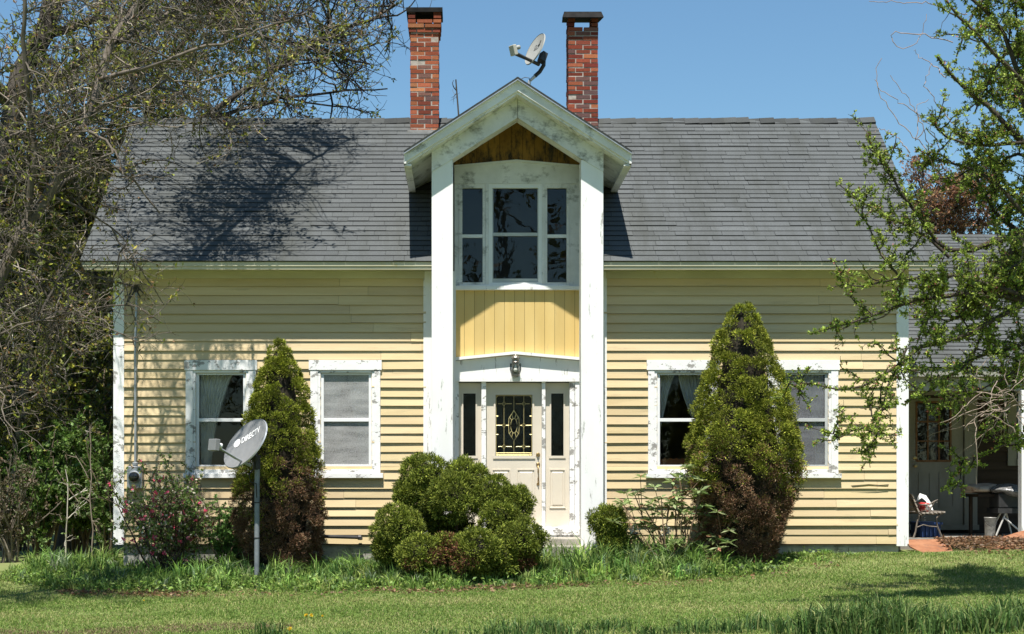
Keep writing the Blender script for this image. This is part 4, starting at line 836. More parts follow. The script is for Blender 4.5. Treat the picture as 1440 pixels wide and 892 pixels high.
def tree(name, label, cat, base, limbs, bark, n=(40, 300, 1500), ln=(1.4, .6, .3), rad=(.012, .006, .004), wig=.25, up=.05, spread=.9, fwd=.5,
         leaf=None, group=None, tcol=(1, 1, 1), M=14, crown_name='crown', leafm=None, t0=.15, lw=None):
    root = thing(name, base, label, cat, group)
    mb = MB(); L = []
    for poly, r0, r1 in limbs:
        q = resample(poly, M, .01*np.linalg.norm(np.array(poly[-1])-np.array(poly[0]))/2); L.append(q)
        mb.tubes(q, np.linspace(r0, r1, M), 7 if r0 > .05 else 5, tcol)
    mb.build('trunk', bark, root, smooth=True)
    tw = MB(); cur = np.stack(L); lev = [cur]; ww = lw
    for k in range(len(n)):
        p, tg, i, t = spawn(cur, n[k], t0 if k == 0 else .1, 1, ww); ww = None
        d = tg*fwd+spread*nrm(rng.normal(size=p.shape)); d[:, 2] += up
        l_ = ln[k]*rng.uniform(.45, 1.25, n[k])*(1-.4*t)
        cur = grow(p, d, l_, 7 if k == 0 else (5 if k == 1 else 4), wig, up*.3); mm = cur.shape[1]
        br = rng.lognormal(-.12, .5, (n[k], 1))*np.ones((1, 3))*np.array(tcol)
        tw.tubes(cur, np.linspace(rad[k], rad[k]*.45, mm)[None], 4 if k == 0 else 3, br); lev.append(cur)
    tw.build('branches', bark, root)
    if leaf:
        mb = MB()
        for (lv, num, per, Ls, Ws, pal, wts, rise) in leaf:
            p, tg, i, t = spawn(lev[lv], num, .2, 1); C = np.repeat(p, per, 0); D = .35*np.repeat(tg, per, 0)+rng.normal(size=C.shape); D[:, 2] += rise
            C = C+rng.normal(0, .006, C.shape); N = len(C); bright = np.repeat(rng.lognormal(0, .2, (num, 1)), per, 0)
            mb.leaves(C, D, Ls*rng.uniform(.6, 1.3, N), Ws*rng.uniform(.7, 1.2, N), pick(N, pal, wts)*bright)
        mb.build(crown_name, leafm or LEAF, root)
    return root, lev

OLIVE = [(.13, .15, .022), (.22, .235, .03), (.09, .105, .025), (.27, .25, .04), (.16, .09, .04)]
SPRING = [(.10, .15, .025), (.075, .12, .022), (.14, .19, .04), (.06, .095, .02), (.12, .10, .03)]
GREEN = [(.085, .155, .03), (.12, .205, .04), (.06, .11, .024), (.15, .235, .05)]

# ================================================================ trees on the left
# leaning grey tree in front of the house corner
lA = [(PP((-150, 850, 18.6), (-60, 560, 18.4), (0, 375, 18.4), (60, 272, 18.4), (95, 200, 18.6), (140, 112, 19), (195, 10, 19.6), (260, -110, 20.4)), .10, .035),
      (PP((95, 200, 18.6), (112, 178, 18.3), (135, 190, 18.2), (163, 210, 18.1), (173, 245, 18)), .030, .010),
      (PP((38, 310, 18.4), (48, 220, 18.2), (40, 130, 18), (33, 60, 17.8), (36, -60, 17.6)), .045, .02),
      (PP((140, 112, 19), (200, 95, 18.7), (265, 72, 18.6), (330, 55, 18.6), (430, 18, 18.6)), .030, .010),
      (PP((195, 10, 19.6), (260, -40, 20.6), (340, -90, 21.6), (410, -110, 22.6), (470, -105, 23.2)), .05, .015),
      (PP((165, 60, 19.3), (230, 20, 20.4), (290, 0, 21.4), (340, 10, 22.0), (400, 30, 22.4)), .035, .010),
      (PP((110, 170, 18.8), (180, 130, 19.8), (240, 120, 20.6), (290, 150, 21.0), (330, 205, 21.1)), .030, .008),
      (PP((20, 340, 18.4), (90, 250, 19.3), (150, 230, 20.2), (190, 250, 20.8), (225, 300, 20.9)), .035, .010),
      (PP((0, 375, 18.4), (60, 400, 19), (110, 440, 19.6), (160, 440, 20)), .02, .006),
      (PP((-60, 560, 18.4), (0, 465, 18), (45, 452, 17.9), (100, 442, 17.9), (120, 430, 18)), .022, .007),
      (PP((60, 272, 18.4), (130, 300, 18.8), (170, 330, 19.2), (190, 365, 19.3)), .02, .006)]
sh_poly = [((310, 465), (168, 198), 60, 2.2, 3.6), ((340, 480), (180, 215), 26, 2.2, 3.6), ((270, 400), (195, 255), 60, 1.8, 3.4), ((250, 390), (250, 305), 60, 1.8, 3.4),
           ((150, 320), (170, 345), 100, 1.4, 3.2), ((330, 410), (285, 330), 30, 1.8, 3), ((380, 490), (318, 345), 12, 2, 3)]
def roof_pt(px, py):      # where the view ray meets the front roof slope
    dx, dz = (px-CX)/F, (HY-py)/F; Y = (EZ-EYE-SL*EY)/(dz-SL); return np.array([dx*Y, Y, EYE+dz*Y])
clus = []
for (a, b), (c, d), num, t0_, t1_ in sh_poly:
    for k in range(num): clus.append(roof_pt(rng.uniform(a, b), rng.uniform(c, d))+SUNV*rng.uniform(t0_, t1_))
clus = np.array(clus)
rootA, levA = tree('leaning_tree', 'leaning pale grey tree with bare tangled twigs in front of the left roof corner', 'tree', (X(-150, 18.6), 18.6, ground_z(X(-150, 18.6), 18.6)), lA, BARK,
    n=(200, 1500, 5000), ln=(1.5, .8, .40), rad=(.012, .006, .0036), wig=.28, up=.02, spread=.95,
    leaf=[(3, 5200, 2, .055, .028, OLIVE, (3, 3, 2, 2, 2), .2)], tcol=(.66, .62, .57), lw=np.array([1.2, 1, 1, 1.1, 1.2, 1.2, .75, .6, .4, .8, .9]))
# leafy boughs of the same tree above the roof (they throw the shadow on the shingles)
allp = np.concatenate([q for q in levA[0]]); mbt = MB(); N = len(clus)
par = np.array([allp[np.argmin(((allp-c)**2).sum(1)+rng.uniform(0, .3, len(allp)))] for c in clus])
bez = np.stack([par, par*.6+clus*.4+rng.normal(0, .08, clus.shape), par*.25+clus*.75+rng.normal(0, .08, clus.shape), clus], 1); mbt.tubes(bez, np.array([[.009, .007, .005, .003]]), 3, (.8, .8, .8))
tw = grow(np.repeat(clus, 4, 0), rng.normal(size=(4*N, 3)), .35, 4, .25, .02); mbt.tubes(tw, np.array([[.005, .004, .004, .003, .002]]), 3, (.8, .8, .8)); mbt.build('bough', BARK, rootA)
p, tg, i, t = spawn(tw, 5200, .1, 1); mb = MB().leaves(p, tg*.3+rng.normal(size=p.shape), .075*rng.uniform(.6, 1.3, len(p)), .042, pick(len(p), OLIVE, (3, 3, 2, 2, 1))); mb.build('crown', LEAF, rootA)

# big dark tree just beyond the left gable, boughs over the ridge
lB = [(PP((-60, 800, 25.5), (-30, 450, 25.5), (0, 260, 25.6), (22, 150, 25.7), (60, 50, 25.8), (90, -80, 26)), .30, .14),
      (PP((0, 260, 25.6), (110, 215, 26), (200, 190, 26.2), (300, 165, 26.3), (360, 112, 26.3), (425, 72, 26.3), (500, 40, 26.3), (560, 5, 26.3)), .10, .02),
      (PP((60, 50, 25.8), (170, 20, 26.2), (300, 30, 26.4), (400, 60, 26.6), (520, 90, 26.8)), .08, .015),
      (PP((300, 165, 26.3), (390, 140, 26.6), (470, 130, 26.8), (545, 125, 27)), .04, .012),
      (PP((90, -80, 26), (200, -90, 26), (330, -70, 26.3), (450, -40, 26.5), (560, -30, 26.6)), .09, .02),
      (PP((200, 190, 26.2), (230, 90, 26.4), (300, 20, 26.6), (330, -60, 26.8)), .06, .02),
      (PP((22, 150, 25.7), (-30, 100, 25), (-70, 20, 24.5)), .14, .06),
      (PP((22, 150, 25.7), (100, 100, 25.4), (160, 40, 25.2), (240, -20, 25.2)), .08, .03)]
tree('spreading_tree', 'large dark tree with yellow green leaves reaching over the left roof ridge', 'tree', (X(-60, 25.5), 25.5, 0), lB, BARK_D,
     n=(170, 1400, 5600), ln=(1.8, .9, .45), rad=(.02, .010, .006), wig=.22, up=.04,
     leaf=[(3, 5200, 3, .07, .037, [(.22, .26, .045), (.30, .30, .05), (.14, .17, .035), (.28, .16, .08), (.38, .35, .08)], (3, 3, 2, 1.5, 1), .1)])
# woods at the left of the house
def up_tree(name, label, px, Y, pts, r0, seed_n, leaf, bark=BARK_D, group='trees in the woods behind the house', ln=(2.2, 1.0, .5), nlimb=9, reach=3.0):
    base = np.array([X(px, Y), Y, ground_z(X(px, Y), Y)]); main = [base]+[P(a, b, Y) for a, b in pts]; h = main[-1]
    limbs = [(main, r0, r0*.25)]; q = resample(main, 20)
    for k in range(nlimb):
        s = q[rng.integers(6, 19)]; d = nrm(np.array([rng.normal(), rng.normal()*.8, .55])); l_ = rng.uniform(.4, 1)*reach
        limbs.append(([s, s+d*l_*.5, s+d*l_+np.array([0, 0, .3])], r0*.3, r0*.08))
    return tree(name, label, 'tree', base, limbs, bark, n=seed_n, ln=ln, rad=(.016, .008, .005), leaf=leaf, group=group)
DULL = [(.09, .12, .022), (.14, .165, .026), (.23, .23, .03), (.055, .08, .02), (.12, .085, .035)]
up_tree('woodland_tree', 'dark thick trunked tree forking behind the left house corner', 95, 28.5, [(98, 640), (112, 560), (128, 460), (150, 330), (140, 200)], .24, (90, 700, 3600), [(3, 7000, 3, .10, .06, DULL, (3, 3, 2, 2, 1), .2)])
up_tree('woodland_tree', 'thin leaning grey trunked tree at the far left edge of the woods', 12, 26.5, [(25, 620), (40, 540), (46, 440), (30, 330), (50, 200)], .11, (80, 600, 3000), [(3, 6000, 3, .10, .06, DULL, (3, 3, 3, 2, 1), .2)], bark=BARK)
up_tree('woodland_tree', 'bushy yellow green tree filling the gap between the grey trunk and the forked trunk', 62, 33, [(60, 600), (70, 480), (66, 360), (76, 290)], .14, (100, 700, 3600), [(3, 9000, 3, .12, .07, [(.20, .21, .03), (.28, .26, .04), (.12, .135, .03)], None, .2)])
up_tree('woodland_tree', 'bushy dull green tree close behind the left gable of the house', 150, 36, [(150, 600), (142, 480), (150, 380), (140, 290)], .15, (100, 700, 3600), [(3, 9000, 3, .12, .07, DULL, None, .2)])
# far woods as one mass round the back
mb = MB(); N = 150000; xx = rng.uniform(-48, 48, N); yy = rng.uniform(44, 62, N)
hh = 8.2+1.6*np.sin(xx*.55+1)+1.0*np.sin(xx*1.3)+.7*np.sin(xx*2.9+2); zz = hh*rng.uniform(0, 1, N)**.8
C = np.stack([xx, yy, zz], 1); k3 = np.sin(xx*1.9)+np.sin(zz*1.7+xx)+np.sin(yy*1.3+zz); C = C[k3 > -1.3]
mb.leaves(C, rng.normal(size=C.shape), rng.uniform(.13, .26, len(C)), rng.uniform(.09, .16, len(C)), pick(len(C), [(.05, .06, .015), (.075, .085, .02), (.035, .045, .015), (.10, .10, .022), (.06, .04, .02)]))
tx = rng.uniform(-46, 46, 70); ty = rng.uniform(44, 60, 70); s_ = np.stack([tx, ty, 0*tx], 1); mb.tubes(grow(s_, np.tile([0, 0, 1.], (70, 1)), 9., 6, .06, .05), np.linspace(.2, .06, 7)[None], 5, (.035, .03, .026))
tag(mb.build('distant_woods', LEAF), 'dim woods seen far off behind the house', 'woods', kind='stuff')
# reddish budding tree beyond the right gable
up_tree('budding_tree', 'reddish brown budding tree rising behind the right slope of the roof', 1335, 40, [(1335, 600), (1325, 420), (1318, 330), (1312, 265)], .16, (110, 900, 5000), [(3, 11000, 3, .085, .045, [(.26, .12, .07), (.32, .16, .09), (.20, .10, .06), (.24, .17, .07)], None, .2)], group=None, nlimb=7, reach=1.4, ln=(1.3, .7, .4))
up_tree('thin_bare_tree', 'thin bare twig tree showing just right of the left chimney', 640, 40, [(640, 420), (632, 260), (637, 160), (641, 112)], .07, (10, 30, 60), None, group=None, nlimb=0, ln=(1.0, .5, .3))

# understory shrubs at the wood edge
def shrub(name, label, px, py, Y, w_, h_, pal, wts=None, nst=14, leaves=2600, L=.05, W_=.03, group=None, cat='shrub', bark=BARK, tc=(.7, .6, .5), flowers=None, open_=.0, spur=3, base_z=None):
    x = X(px, Y); bz = ground_z(x, Y)-.02 if base_z is None else base_z; root = thing(name, (x, Y, bz), label, cat, group)
    ang = rng.uniform(0, 2*np.pi, nst); d = np.stack([np.cos(ang)*w_*.5, np.sin(ang)*w_*.4, np.full(nst, h_)], 1)*rng.uniform(.55, 1.0, (nst, 1)); d[:, :2] *= rng.uniform(.3, 1.1, (nst, 1))
    S = np.array([x, Y, bz])+np.stack([rng.normal(0, w_*.06, nst), rng.normal(0, w_*.05, nst), 0*ang], 1)
    st = grow(S, d, np.linalg.norm(d, axis=1), 8, .13, 0); mb = MB(); mb.tubes(st, np.linspace(.013, .005, 9)[None]*(h_/1.2)**.5, 4, tc)
    p, tg, i, t = spawn(st, nst*9, .25, 1); b1 = grow(p, tg*.6+rng.normal(size=p.shape)*.7, w_*.22*rng.uniform(.5, 1.2, len(p)), 5, .2, .05); mb.tubes(b1, np.linspace(.005, .0025, 6)[None], 3, tc)
    p, tg, i, t = spawn(b1, nst*26, .2, 1); b2 = grow(p, tg*.6+rng.normal(size=p.shape)*.7, w_*.11*rng.uniform(.5, 1.2, len(p)), 4, .2, .08); mb.tubes(b2, np.linspace(.003, .002, 5)[None], 3, tc)
    mb.build('stems', bark, root)
    n2 = leaves//spur; p = np.concatenate([spawn(b2, n2*2//3, .1, 1)[0], spawn(b1, n2-n2*2//3, .1, 1)[0]]); C = np.repeat(p, spur, 0); D = rng.normal(size=C.shape); D[:, 2] += .5
    MB().leaves(C, D, L*rng.uniform(.6, 1.3, len(C)), W_*rng.uniform(.7, 1.2, len(C)), pick(len(C), pal, wts)).build('foliage', LEAF, root)
    if flowers:
        nf, fl, pal2 = flowers; p, tg, i, t = spawn(b2, nf, .6, 1); C = np.repeat(p, 7, 0); MB().leaves(C, rng.normal(size=C.shape)+np.array([0, -.4, .4]), fl, fl*.7, pick(len(C), pal2, j=.12)).build('blossoms', PETAL, root)
    return root
gU = 'shrubs along the wood edge'
shrub('understory_shrub', 'twiggy pale stemmed shrub at the far left edge of the lawn', 12, 0, 24.2, 1.0, 1.9, [(.06, .08, .02), (.11, .09, .05), (.16, .12, .08)], None, 22, 4200, .055, .034, gU, tc=(.85, .8, .72))
shrub('understory_shrub', 'green leafy shrub between the pale twiggy shrub and the thin white sapling', 58, 0, 25.4, 1.5, 2.3, GREEN, None, 20, 12000, .075, .05, gU)
shrub('understory_shrub', 'tall green shrub right behind the thin white sapling', 108, 0, 26.6, 1.6, 2.7, GREEN, None, 20, 12000, .075, .05, gU)
shrub('understory_shrub', 'bright green shrub tucked against the left corner of the house', 150, 0, 24.6, .9, 2.0, [(.08, .14, .03), (.11, .18, .035), (.06, .10, .02)], None, 16, 6000, .065, .045, gU)
shrub('understory_shrub', 'dark green shrub under the grey trunk at the left edge', 20, 0, 28.5, 2.2, 3.4, [(.04, .065, .018), (.06, .085, .02), (.08, .09, .025)], None, 20, 11000, .085, .055, gU)
shrub('understory_shrub', 'broad dim shrub in the shade below the forked trunk', 130, 0, 30.5, 2.6, 4.0, [(.035, .055, .016), (.05, .07, .02), (.08, .085, .022)], None, 20, 12000, .095, .06, gU)
def sapling(label, px, Y, pts, limbs, tc, r=.014):
    base = np.array([X(px, Y), Y, ground_z(X(px, Y), Y)-.02]); L = [([base]+[P(a, b, Y) for a, b in pts], r, r*.5)]+[([P(a, b, Y) for a, b in l_], r*.7, r*.3) for l_ in limbs]
    tree('sapling', label, 'sapling', base, L, BARK, n=(12, 22, 20), ln=(.35, .18, .1), rad=(.005, .003, .002), leaf=[(2, 30, 3, .05, .03, SPRING, None, .2)], group='saplings by the house corner', tcol=tc, M=9)
sapling('thin white barked sapling left of the house corner', 92, 23.6, [(92, 745), (95, 710), (97, 690), (92, 660)], [[(95, 730), (108, 718), (122, 706)], [(97, 703), (106, 697), (118, 690), (136, 687)]], (2.3, 2.3, 2.2))
sapling('thin brown sapling close to the white corner board', 130, 23.4, [(128, 740), (127, 690), (128, 640), (126, 600)], [[(128, 707), (118, 700), (110, 701)], [(128, 680), (118, 660), (106, 640)]], (1.1, 1.0, .9))

# ================================================================ crab apple on the right
YT = 17.0; T = lambda *a: [P(q[0], q[1], q[2] if len(q) > 2 else YT) for q in a]
lC0 = [(T((1500, 380), (1440, 405, 16.8), (1370, 432, 16.7), (1300, 472, 16.6)), .022, .005), (T((1530, 430), (1460, 505, 16.8), (1385, 545, 16.7), (1310, 575, 16.6)), .022, .005), (T((1500, 360), (1430, 370, 16.6), (1350, 430, 16.5), (1290, 455, 16.4)), .022, .005)]
lC = [(T((1520, 180, 16.5), (1480, 160, 17.6), (1430, 140, 17.9), (1410, 100, 18)), .03, .008), (T((1500, 360), (1460, 300, 17.8), (1420, 270, 18), (1400, 230, 18)), .03, .008),
      (T((1500, 360), (1450, 340, 17.5), (1400, 300, 17.8), (1370, 250, 18), (1375, 190, 18)), .04, .008), (T((1520, 180, 16.5), (1480, 100, 17), (1420, 60, 17.3), (1390, 110, 17.5), (1370, 160, 17.6)), .035, .008),
      (T((1500, 380), (1440, 380, 17.6), (1400, 400, 17.8), (1360, 440, 18), (1335, 450, 18)), .035, .008), (T((1530, 430), (1470, 470, 17.4), (1410, 540, 17.6), (1395, 590, 17.6)), .03, .008), (T((1520, 180, 16.5), (1470, 230, 17.4), (1420, 210, 17.7), (1390, 260, 17.8), (1400, 330, 17.8)), .03, .008),
      (T((1500, 40, 16), (1450, 20, 16.6), (1400, -20, 17), (1360, 30, 17), (1345, 80, 17)), .03, .008),
      (T((1575, 860, 17.2), (1560, 600, 17.2), (1530, 430, 17.1), (1500, 360, 17)), .15, .10),
      (T((1500, 360), (1440, 325), (1385, 345), (1335, 362), (1300, 320), (1270, 268), (1238, 222), (1219, 192)), .042, .007),
      (T((1335, 362), (1290, 322), (1240, 303), (1190, 268, 16.8)), .02, .006),
      (T((1270, 395, 16.9), (1243, 365, 16.8), (1226, 330, 16.7), (1212, 300, 16.7)), .015, .006),
      (T((1530, 430), (1440, 420, 16.8), (1360, 410, 16.6), (1280, 425, 16.4), (1200, 452, 16.3), (1138, 469, 16.2)), .04, .006),
      (T((1440, 420, 16.8), (1350, 385, 16.4), (1270, 390, 16.2), (1210, 405, 16.1), (1165, 405, 16)), .03, .006),
      (T((1500, 380), (1400, 455, 16.7), (1320, 480, 16.6), (1275, 490, 16.5), (1258, 520, 16.4), (1215, 548, 16.3), (1160, 545, 16.2), (1104, 536, 16.2)), .035, .005),
      (T((1275, 490, 16.5), (1250, 540, 16.4), (1236, 590, 16.3), (1228, 640, 16.3)), .014, .005),
      (T((1258, 555, 16.5), (1225, 600, 16.4), (1180, 612, 16.3), (1132, 600, 16.3)), .012, .004),
      (T((1530, 430), (1450, 480, 17), (1380, 500, 17), (1320, 540, 17), (1270, 570, 17)), .03, .006),
      (T((1500, 360), (1460, 220), (1400, 160), (1350, 120), (1318, 80, 16.8)), .06, .01),
      (T((1460, 220), (1430, 100), (1400, 20), (1330, -20), (1290, -30)), .04, .01),
      (T((1440, 200), (1380, 205), (1330, 195), (1308, 165)), .025, .007),
      (T((1500, 360), (1430, 290), (1380, 240), (1330, 230), (1290, 210)), .035, .007),
      (T((1560, 600, 17.2), (1490, 630, 17), (1420, 625, 17), (1340, 652, 17)), .02, .005),
      (T((1500, 360), (1520, 180, 16.5), (1500, 40, 16), (1440, -60, 16)), .07, .02),
      (T((1440, 325), (1410, 380, 17.2), (1390, 440, 17.4), (1370, 500, 17.5), (1345, 560, 17.4)), .03, .008),
      (T((1520, 180, 16.5), (1450, 130, 15.6), (1380, 60, 15.2), (1330, 0, 15)), .04, .01),
      (T((1500, 360), (1470, 420, 17), (1430, 520, 17), (1420, 580, 17), (1380, 600, 17)), .025, .006)]
CRAB = [(.21, .29, .04), (.29, .37, .055), (.15, .205, .032), (.40, .48, .10), (.09, .12, .024), (.32, .11, .09)]
lC = lC[:8]+lC0+lC[8:]
tree('crab_apple_tree', 'crab apple with fresh green leaf tufts arching over the right end of the house', 'tree', (X(1575, 17.2), 17.2, ground_z(7.2, 17.2)), lC, BARK_D,
     n=(560, 2900, 3600), ln=(.50, .24, .12), rad=(.009, .0045, .003), wig=.22, up=.06, spread=.9,
     leaf=[(1, 3600, 6, .037, .02, CRAB, (3, 3, 3, 1.5, 2, .3), .3), (2, 11000, 6, .036, .018, CRAB, (3, 3, 3, 1.5, 2, .3), .3), (3, 4200, 4, .035, .02, CRAB, (3, 3, 3, 1.5, 2, .4), .3), (0, 2000, 6, .04, .022, CRAB, (3, 3, 3, 1.5, 2, .3), .3)], tcol=(.8, .75, .7), lw=np.array([2.3]*8+[1.3]*3+[1.2, .9, .9, .9, 1, 1, .95, .9, .8, 1.1, 1.5, 1.5, 1.1, 1.2, .9, 1.4, 1.4, 1.6, 1.3]))
# long bare pinkish shoots of a vine tangled in it
mb = MB()
sh = [T((1320, 250), (1300, 205), (1262, 170), (1235, 130), (1232, 95), (1240, 82)), T((1310, 215), (1290, 160), (1258, 140), (1236, 125), (1230, 112)), T((1330, 240), (1315, 190), (1285, 150), (1252, 106)), T((1340, 60), (1300, 50), (1262, 45), (1248, 50), (1268, 70), (1290, 60), (1303, 20)),
      T((1360, 20), (1310, 4), (1270, 4), (1222, 2)), T((1320, 200), (1300, 180), (1288, 200), (1290, 150), (1306, 140)), T((1280, 215), (1262, 190), (1240, 180), (1228, 186)), T((1330, 110), (1310, 90), (1285, 72)), T((1345, 180), (1320, 150), (1300, 120), (1310, 90))]
for q in sh: mb.tubes(resample(q, 24, .01), np.linspace(.006, .003, 24), 4, (1.6, 1.3, 1.2))
sh_mb = mb; mb = MB()
S = np.repeat(np.array([P(1410, 560, 16.6)]), 46, 0)+rng.normal(0, .16, (46, 3)); mb.tubes(grow(S, rng.normal(size=(46, 3))*np.array([1, .6, .7])+np.array([-.3, 0, -.1]), rng.uniform(.4, .9, 46), 8, .3, -.02), np.linspace(.0055, .002, 9)[None], 4, (1.5, 1.3, 1.2))
vn = thing('bare_vine', P(1440, 600, 16.8), 'tangle of long bare pinkish vine shoots hanging in the crab apple at right', 'vine'); sh_mb.build('shoots', BARK, vn); mb.build('twig_tangle', BARK, vn)

# ================================================================ evergreens and shrubs by the wall
def tufts(mb, c, R, out, K, L, W_, colf, hemi=.55):
    N = len(c); C = np.repeat(c, K, 0); O = np.repeat(out, K, 0); d = nrm(rng.normal(size=C.shape)); d = nrm(d+O*hemi+np.array([0, 0, .25])); Rr = np.repeat(R, K)[:, None]
    p = C+d*Rr*rng.uniform(.55, 1.0, (len(C), 1))
    dd = nrm(d+.45*rng.normal(size=d.shape)+np.array([0, 0, .15])); mb.leaves(p, dd, L*rng.uniform(.6, 1.3, len(p)), W_*rng.uniform(.7, 1.2, len(p)), colf(p, np.repeat(np.arange(N), K)))
SPR = np.array([(.15, .18, .018), (.20, .225, .025), (.095, .12, .015), (.28, .29, .04)]); BRN = np.array([(.18, .092, .05), (.115, .066, .04), (.22, .125, .07), (.19, .14, .08)])
def spruce(label, px, Y, ztop, prof, brown_z, n, seed, side):
    x = X(px, Y); bz = ground_z(x, Y)-.05; root = thing('dwarf_spruce', (x, Y, bz), label, 'conifer', 'clipped cone evergreens against the house'); H = ztop-bz
    r_at = lambda t: np.interp(t, [p[0] for p in prof], [p[1] for p in prof])
    t = np.sort(1-np.sqrt(rng.uniform(0, 1, n*3)))[:n*3]; t = rng.choice(t, n, replace=False) if False else rng.uniform(0, 1, n*4)
    keep = rng.uniform(0, max(p[1] for p in prof), len(t)) < r_at(t)+.05; t = t[keep][:n]; n = len(t)
    a = rng.uniform(0, 2*np.pi, n); lump_ = 1+.05*np.sin(a*3+t*9+seed)+.06*np.sin(a*5-t*17+seed*2)+.04*np.sin(a*9+t*31); rr = r_at(t)*lump_*rng.uniform(.88, 1.0, n)
    c = np.stack([x+rr*np.cos(a), Y+rr*np.sin(a), bz+t*H], 1); out = np.stack([np.cos(a), np.sin(a), np.full(n, .5)], 1); R = rng.uniform(.06, .10, n)*np.clip(.55+r_at(t), .6, 1.1)
    cb = np.clip((brown_z-t)/.16+.30*np.sin(a*2.3+seed)+.25*np.sin(a*6+t*20)+rng.normal(0, .35, n)+side*np.cos(a)*.5, 0, 1)*np.clip((brown_z+.35-t)/.25, 0, 1)
    cbr = rng.lognormal(0, .25, n)
    def colf(p, i):
        m = rng.uniform(size=len(i)) < cb[i]; col = np.where(m[:, None], BRN[rng.integers(4, size=len(i))], SPR[rng.integers(4, size=len(i))]); return col*cbr[i][:, None]*rng.lognormal(0, .22, (len(i), 1))
    mb = MB(); tufts(mb, c, R, out, 140, .036, .011, colf); mb.build('foliage', NEEDLE, root)
    # dead inner twigs and the dark heart of the bush
    mb = MB(); m = 420; tt = rng.uniform(.0, .45, m); aa = rng.uniform(0, 2*np.pi, m); S = np.stack([x+0*tt, Y+0*tt, bz+tt*H], 1); D = np.stack([np.cos(aa), np.sin(aa), .35+0*aa], 1)
    g_ = grow(S, D, r_at(tt)*rng.uniform(.85, 1.25, m), 6, .12, .03); mb.tubes(g_, np.linspace(.007, .002, 7)[None], 3, (.55, .42, .32)); p, tg, i_, t_ = spawn(g_, 2600, .5, 1); mb.tubes(grow(p, tg+.8*rng.normal(size=p.shape), .12, 3, .2, .05), np.array([[.003, .0025, .002, .0015]]), 3, (.6, .42, .32))
    mb.tubes([(x, Y, bz-.1), (x, Y, bz+H*.8)], [.07, .015], 7, (.5, .4, .3)); mb.build('branches', BARK, root)
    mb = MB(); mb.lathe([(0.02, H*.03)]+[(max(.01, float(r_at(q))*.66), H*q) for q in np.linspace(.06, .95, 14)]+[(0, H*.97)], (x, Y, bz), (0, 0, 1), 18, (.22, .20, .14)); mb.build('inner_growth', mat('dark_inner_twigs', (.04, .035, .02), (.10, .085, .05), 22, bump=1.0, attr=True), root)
    return root
spruce('cone shaped dwarf spruce with browned base standing behind the pole mounted satellite dish', 393, 21.05, Z(484, 21.05)+.02, [(0, .40), (.1, .48), (.25, .56), (.4, .55), (.5, .52), (.62, .45), (.75, .36), (.88, .225), (.96, .10), (1, .03)], .46, 760, 1, .6)
spruce('taller broad cone shaped dwarf spruce between the two right hand windows', 1045, 21.0, Z(427, 21.0)+.02, [(0, .32), (.07, .43), (.21, .58), (.33, .70), (.42, .71), (.5, .66), (.616, .56), (.73, .45), (.845, .33), (.93, .19), (.97, .09), (1, .02)], .42, 1150, 4, .35)
CLIP = np.array([(.12, .155, .02), (.165, .20, .027), (.065, .09, .014), (.26, .29, .045)])
def clipped(name, label, cat, balls, Y0, browns=()):
    bx = np.mean([b[0] for b in balls]); xb = X(bx, Y0); root = thing(name, (xb, Y0, ground_z(xb, Y0)), label, cat); mb = MB(); core = MB(); bz = ground_z(xb, Y0)
    for (px, py, rp, Y) in balls:
        c = P(px, py, Y); R = rp*.95*Y/F; n = int(95*(R/.4)**2)+24; k = np.arange(n)+.5; ph = np.arccos(1-2*k/n); th = np.pi*(1+5**.5)*k; o = np.stack([np.cos(th)*np.sin(ph), np.sin(th)*np.sin(ph), np.cos(ph)], 1)
        o = nrm(o+.18*rng.normal(size=o.shape)); cc = c+o*np.array([1, .9, .88])*(R-.05)*rng.uniform(.74, 1.10, (n, 1)); m = cc[:, 2] > bz-.05; cc, o = cc[m], o[m]; n = len(cc); br = rng.lognormal(0, .15, n)
        db = np.zeros(n)
        for (qx, qy, qr) in browns: db = np.maximum(db, (np.hypot(cc[:, 0]-X(qx, Y), cc[:, 2]-Z(qy, Y)) < qr*Y/F)*.62*(cc[:, 1] < Y+.1))
        colf = lambda p, i, br=br, db=db: np.where((rng.uniform(size=len(i)) < db[i])[:, None], np.array([(.20, .085, .045), (.15, .07, .04)])[rng.integers(2, size=len(i))], CLIP[rng.integers(4, size=len(i))])*br[i][:, None]*rng.lognormal(0, .22, (len(i), 1))
        tufts(mb, cc, rng.uniform(.055, .10, n), o, 130, .046, .012, colf, .7)
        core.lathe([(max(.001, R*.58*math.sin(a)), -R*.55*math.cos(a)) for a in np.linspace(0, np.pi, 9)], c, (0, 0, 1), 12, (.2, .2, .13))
        S = np.array([[xb+rng.normal(0, .1), Y0+.1, bz-.05]]); q = resample([S[0], S[0]*.4+c*.6+np.array([0, .1, -.1]), c], 8, .01); core.tubes(q, np.linspace(.03, .014, 8), 5, (.9, .7, .5))
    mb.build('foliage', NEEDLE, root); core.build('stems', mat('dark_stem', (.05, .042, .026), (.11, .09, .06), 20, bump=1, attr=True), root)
clipped('cloud_pruned_juniper', 'wide evergreen clipped into many round puffs in front of the door', 'shrub',
    [(597, 670, 36, 20.9), (655, 672, 30, 20.9), (640, 700, 40, 20.55), (576, 696, 24, 20.8), (608, 704, 26, 20.75), (692, 697, 33, 20.6), (724, 708, 27, 20.6), (704, 729, 31, 20.35), (733, 760, 36, 20.0), (560, 744, 37, 20.3), (545, 770, 22, 20.3), (590, 782, 33, 19.9), (672, 777, 41, 19.85), (706, 784, 25, 19.9), (625, 772, 24, 20.05), (738, 786, 21, 20.0), (640, 750, 30, 20.95), (604, 735, 20, 20.8)], 20.35, [(634, 772, 17), (580, 800, 12), (655, 790, 12), (735, 788, 12), (612, 785, 8)])
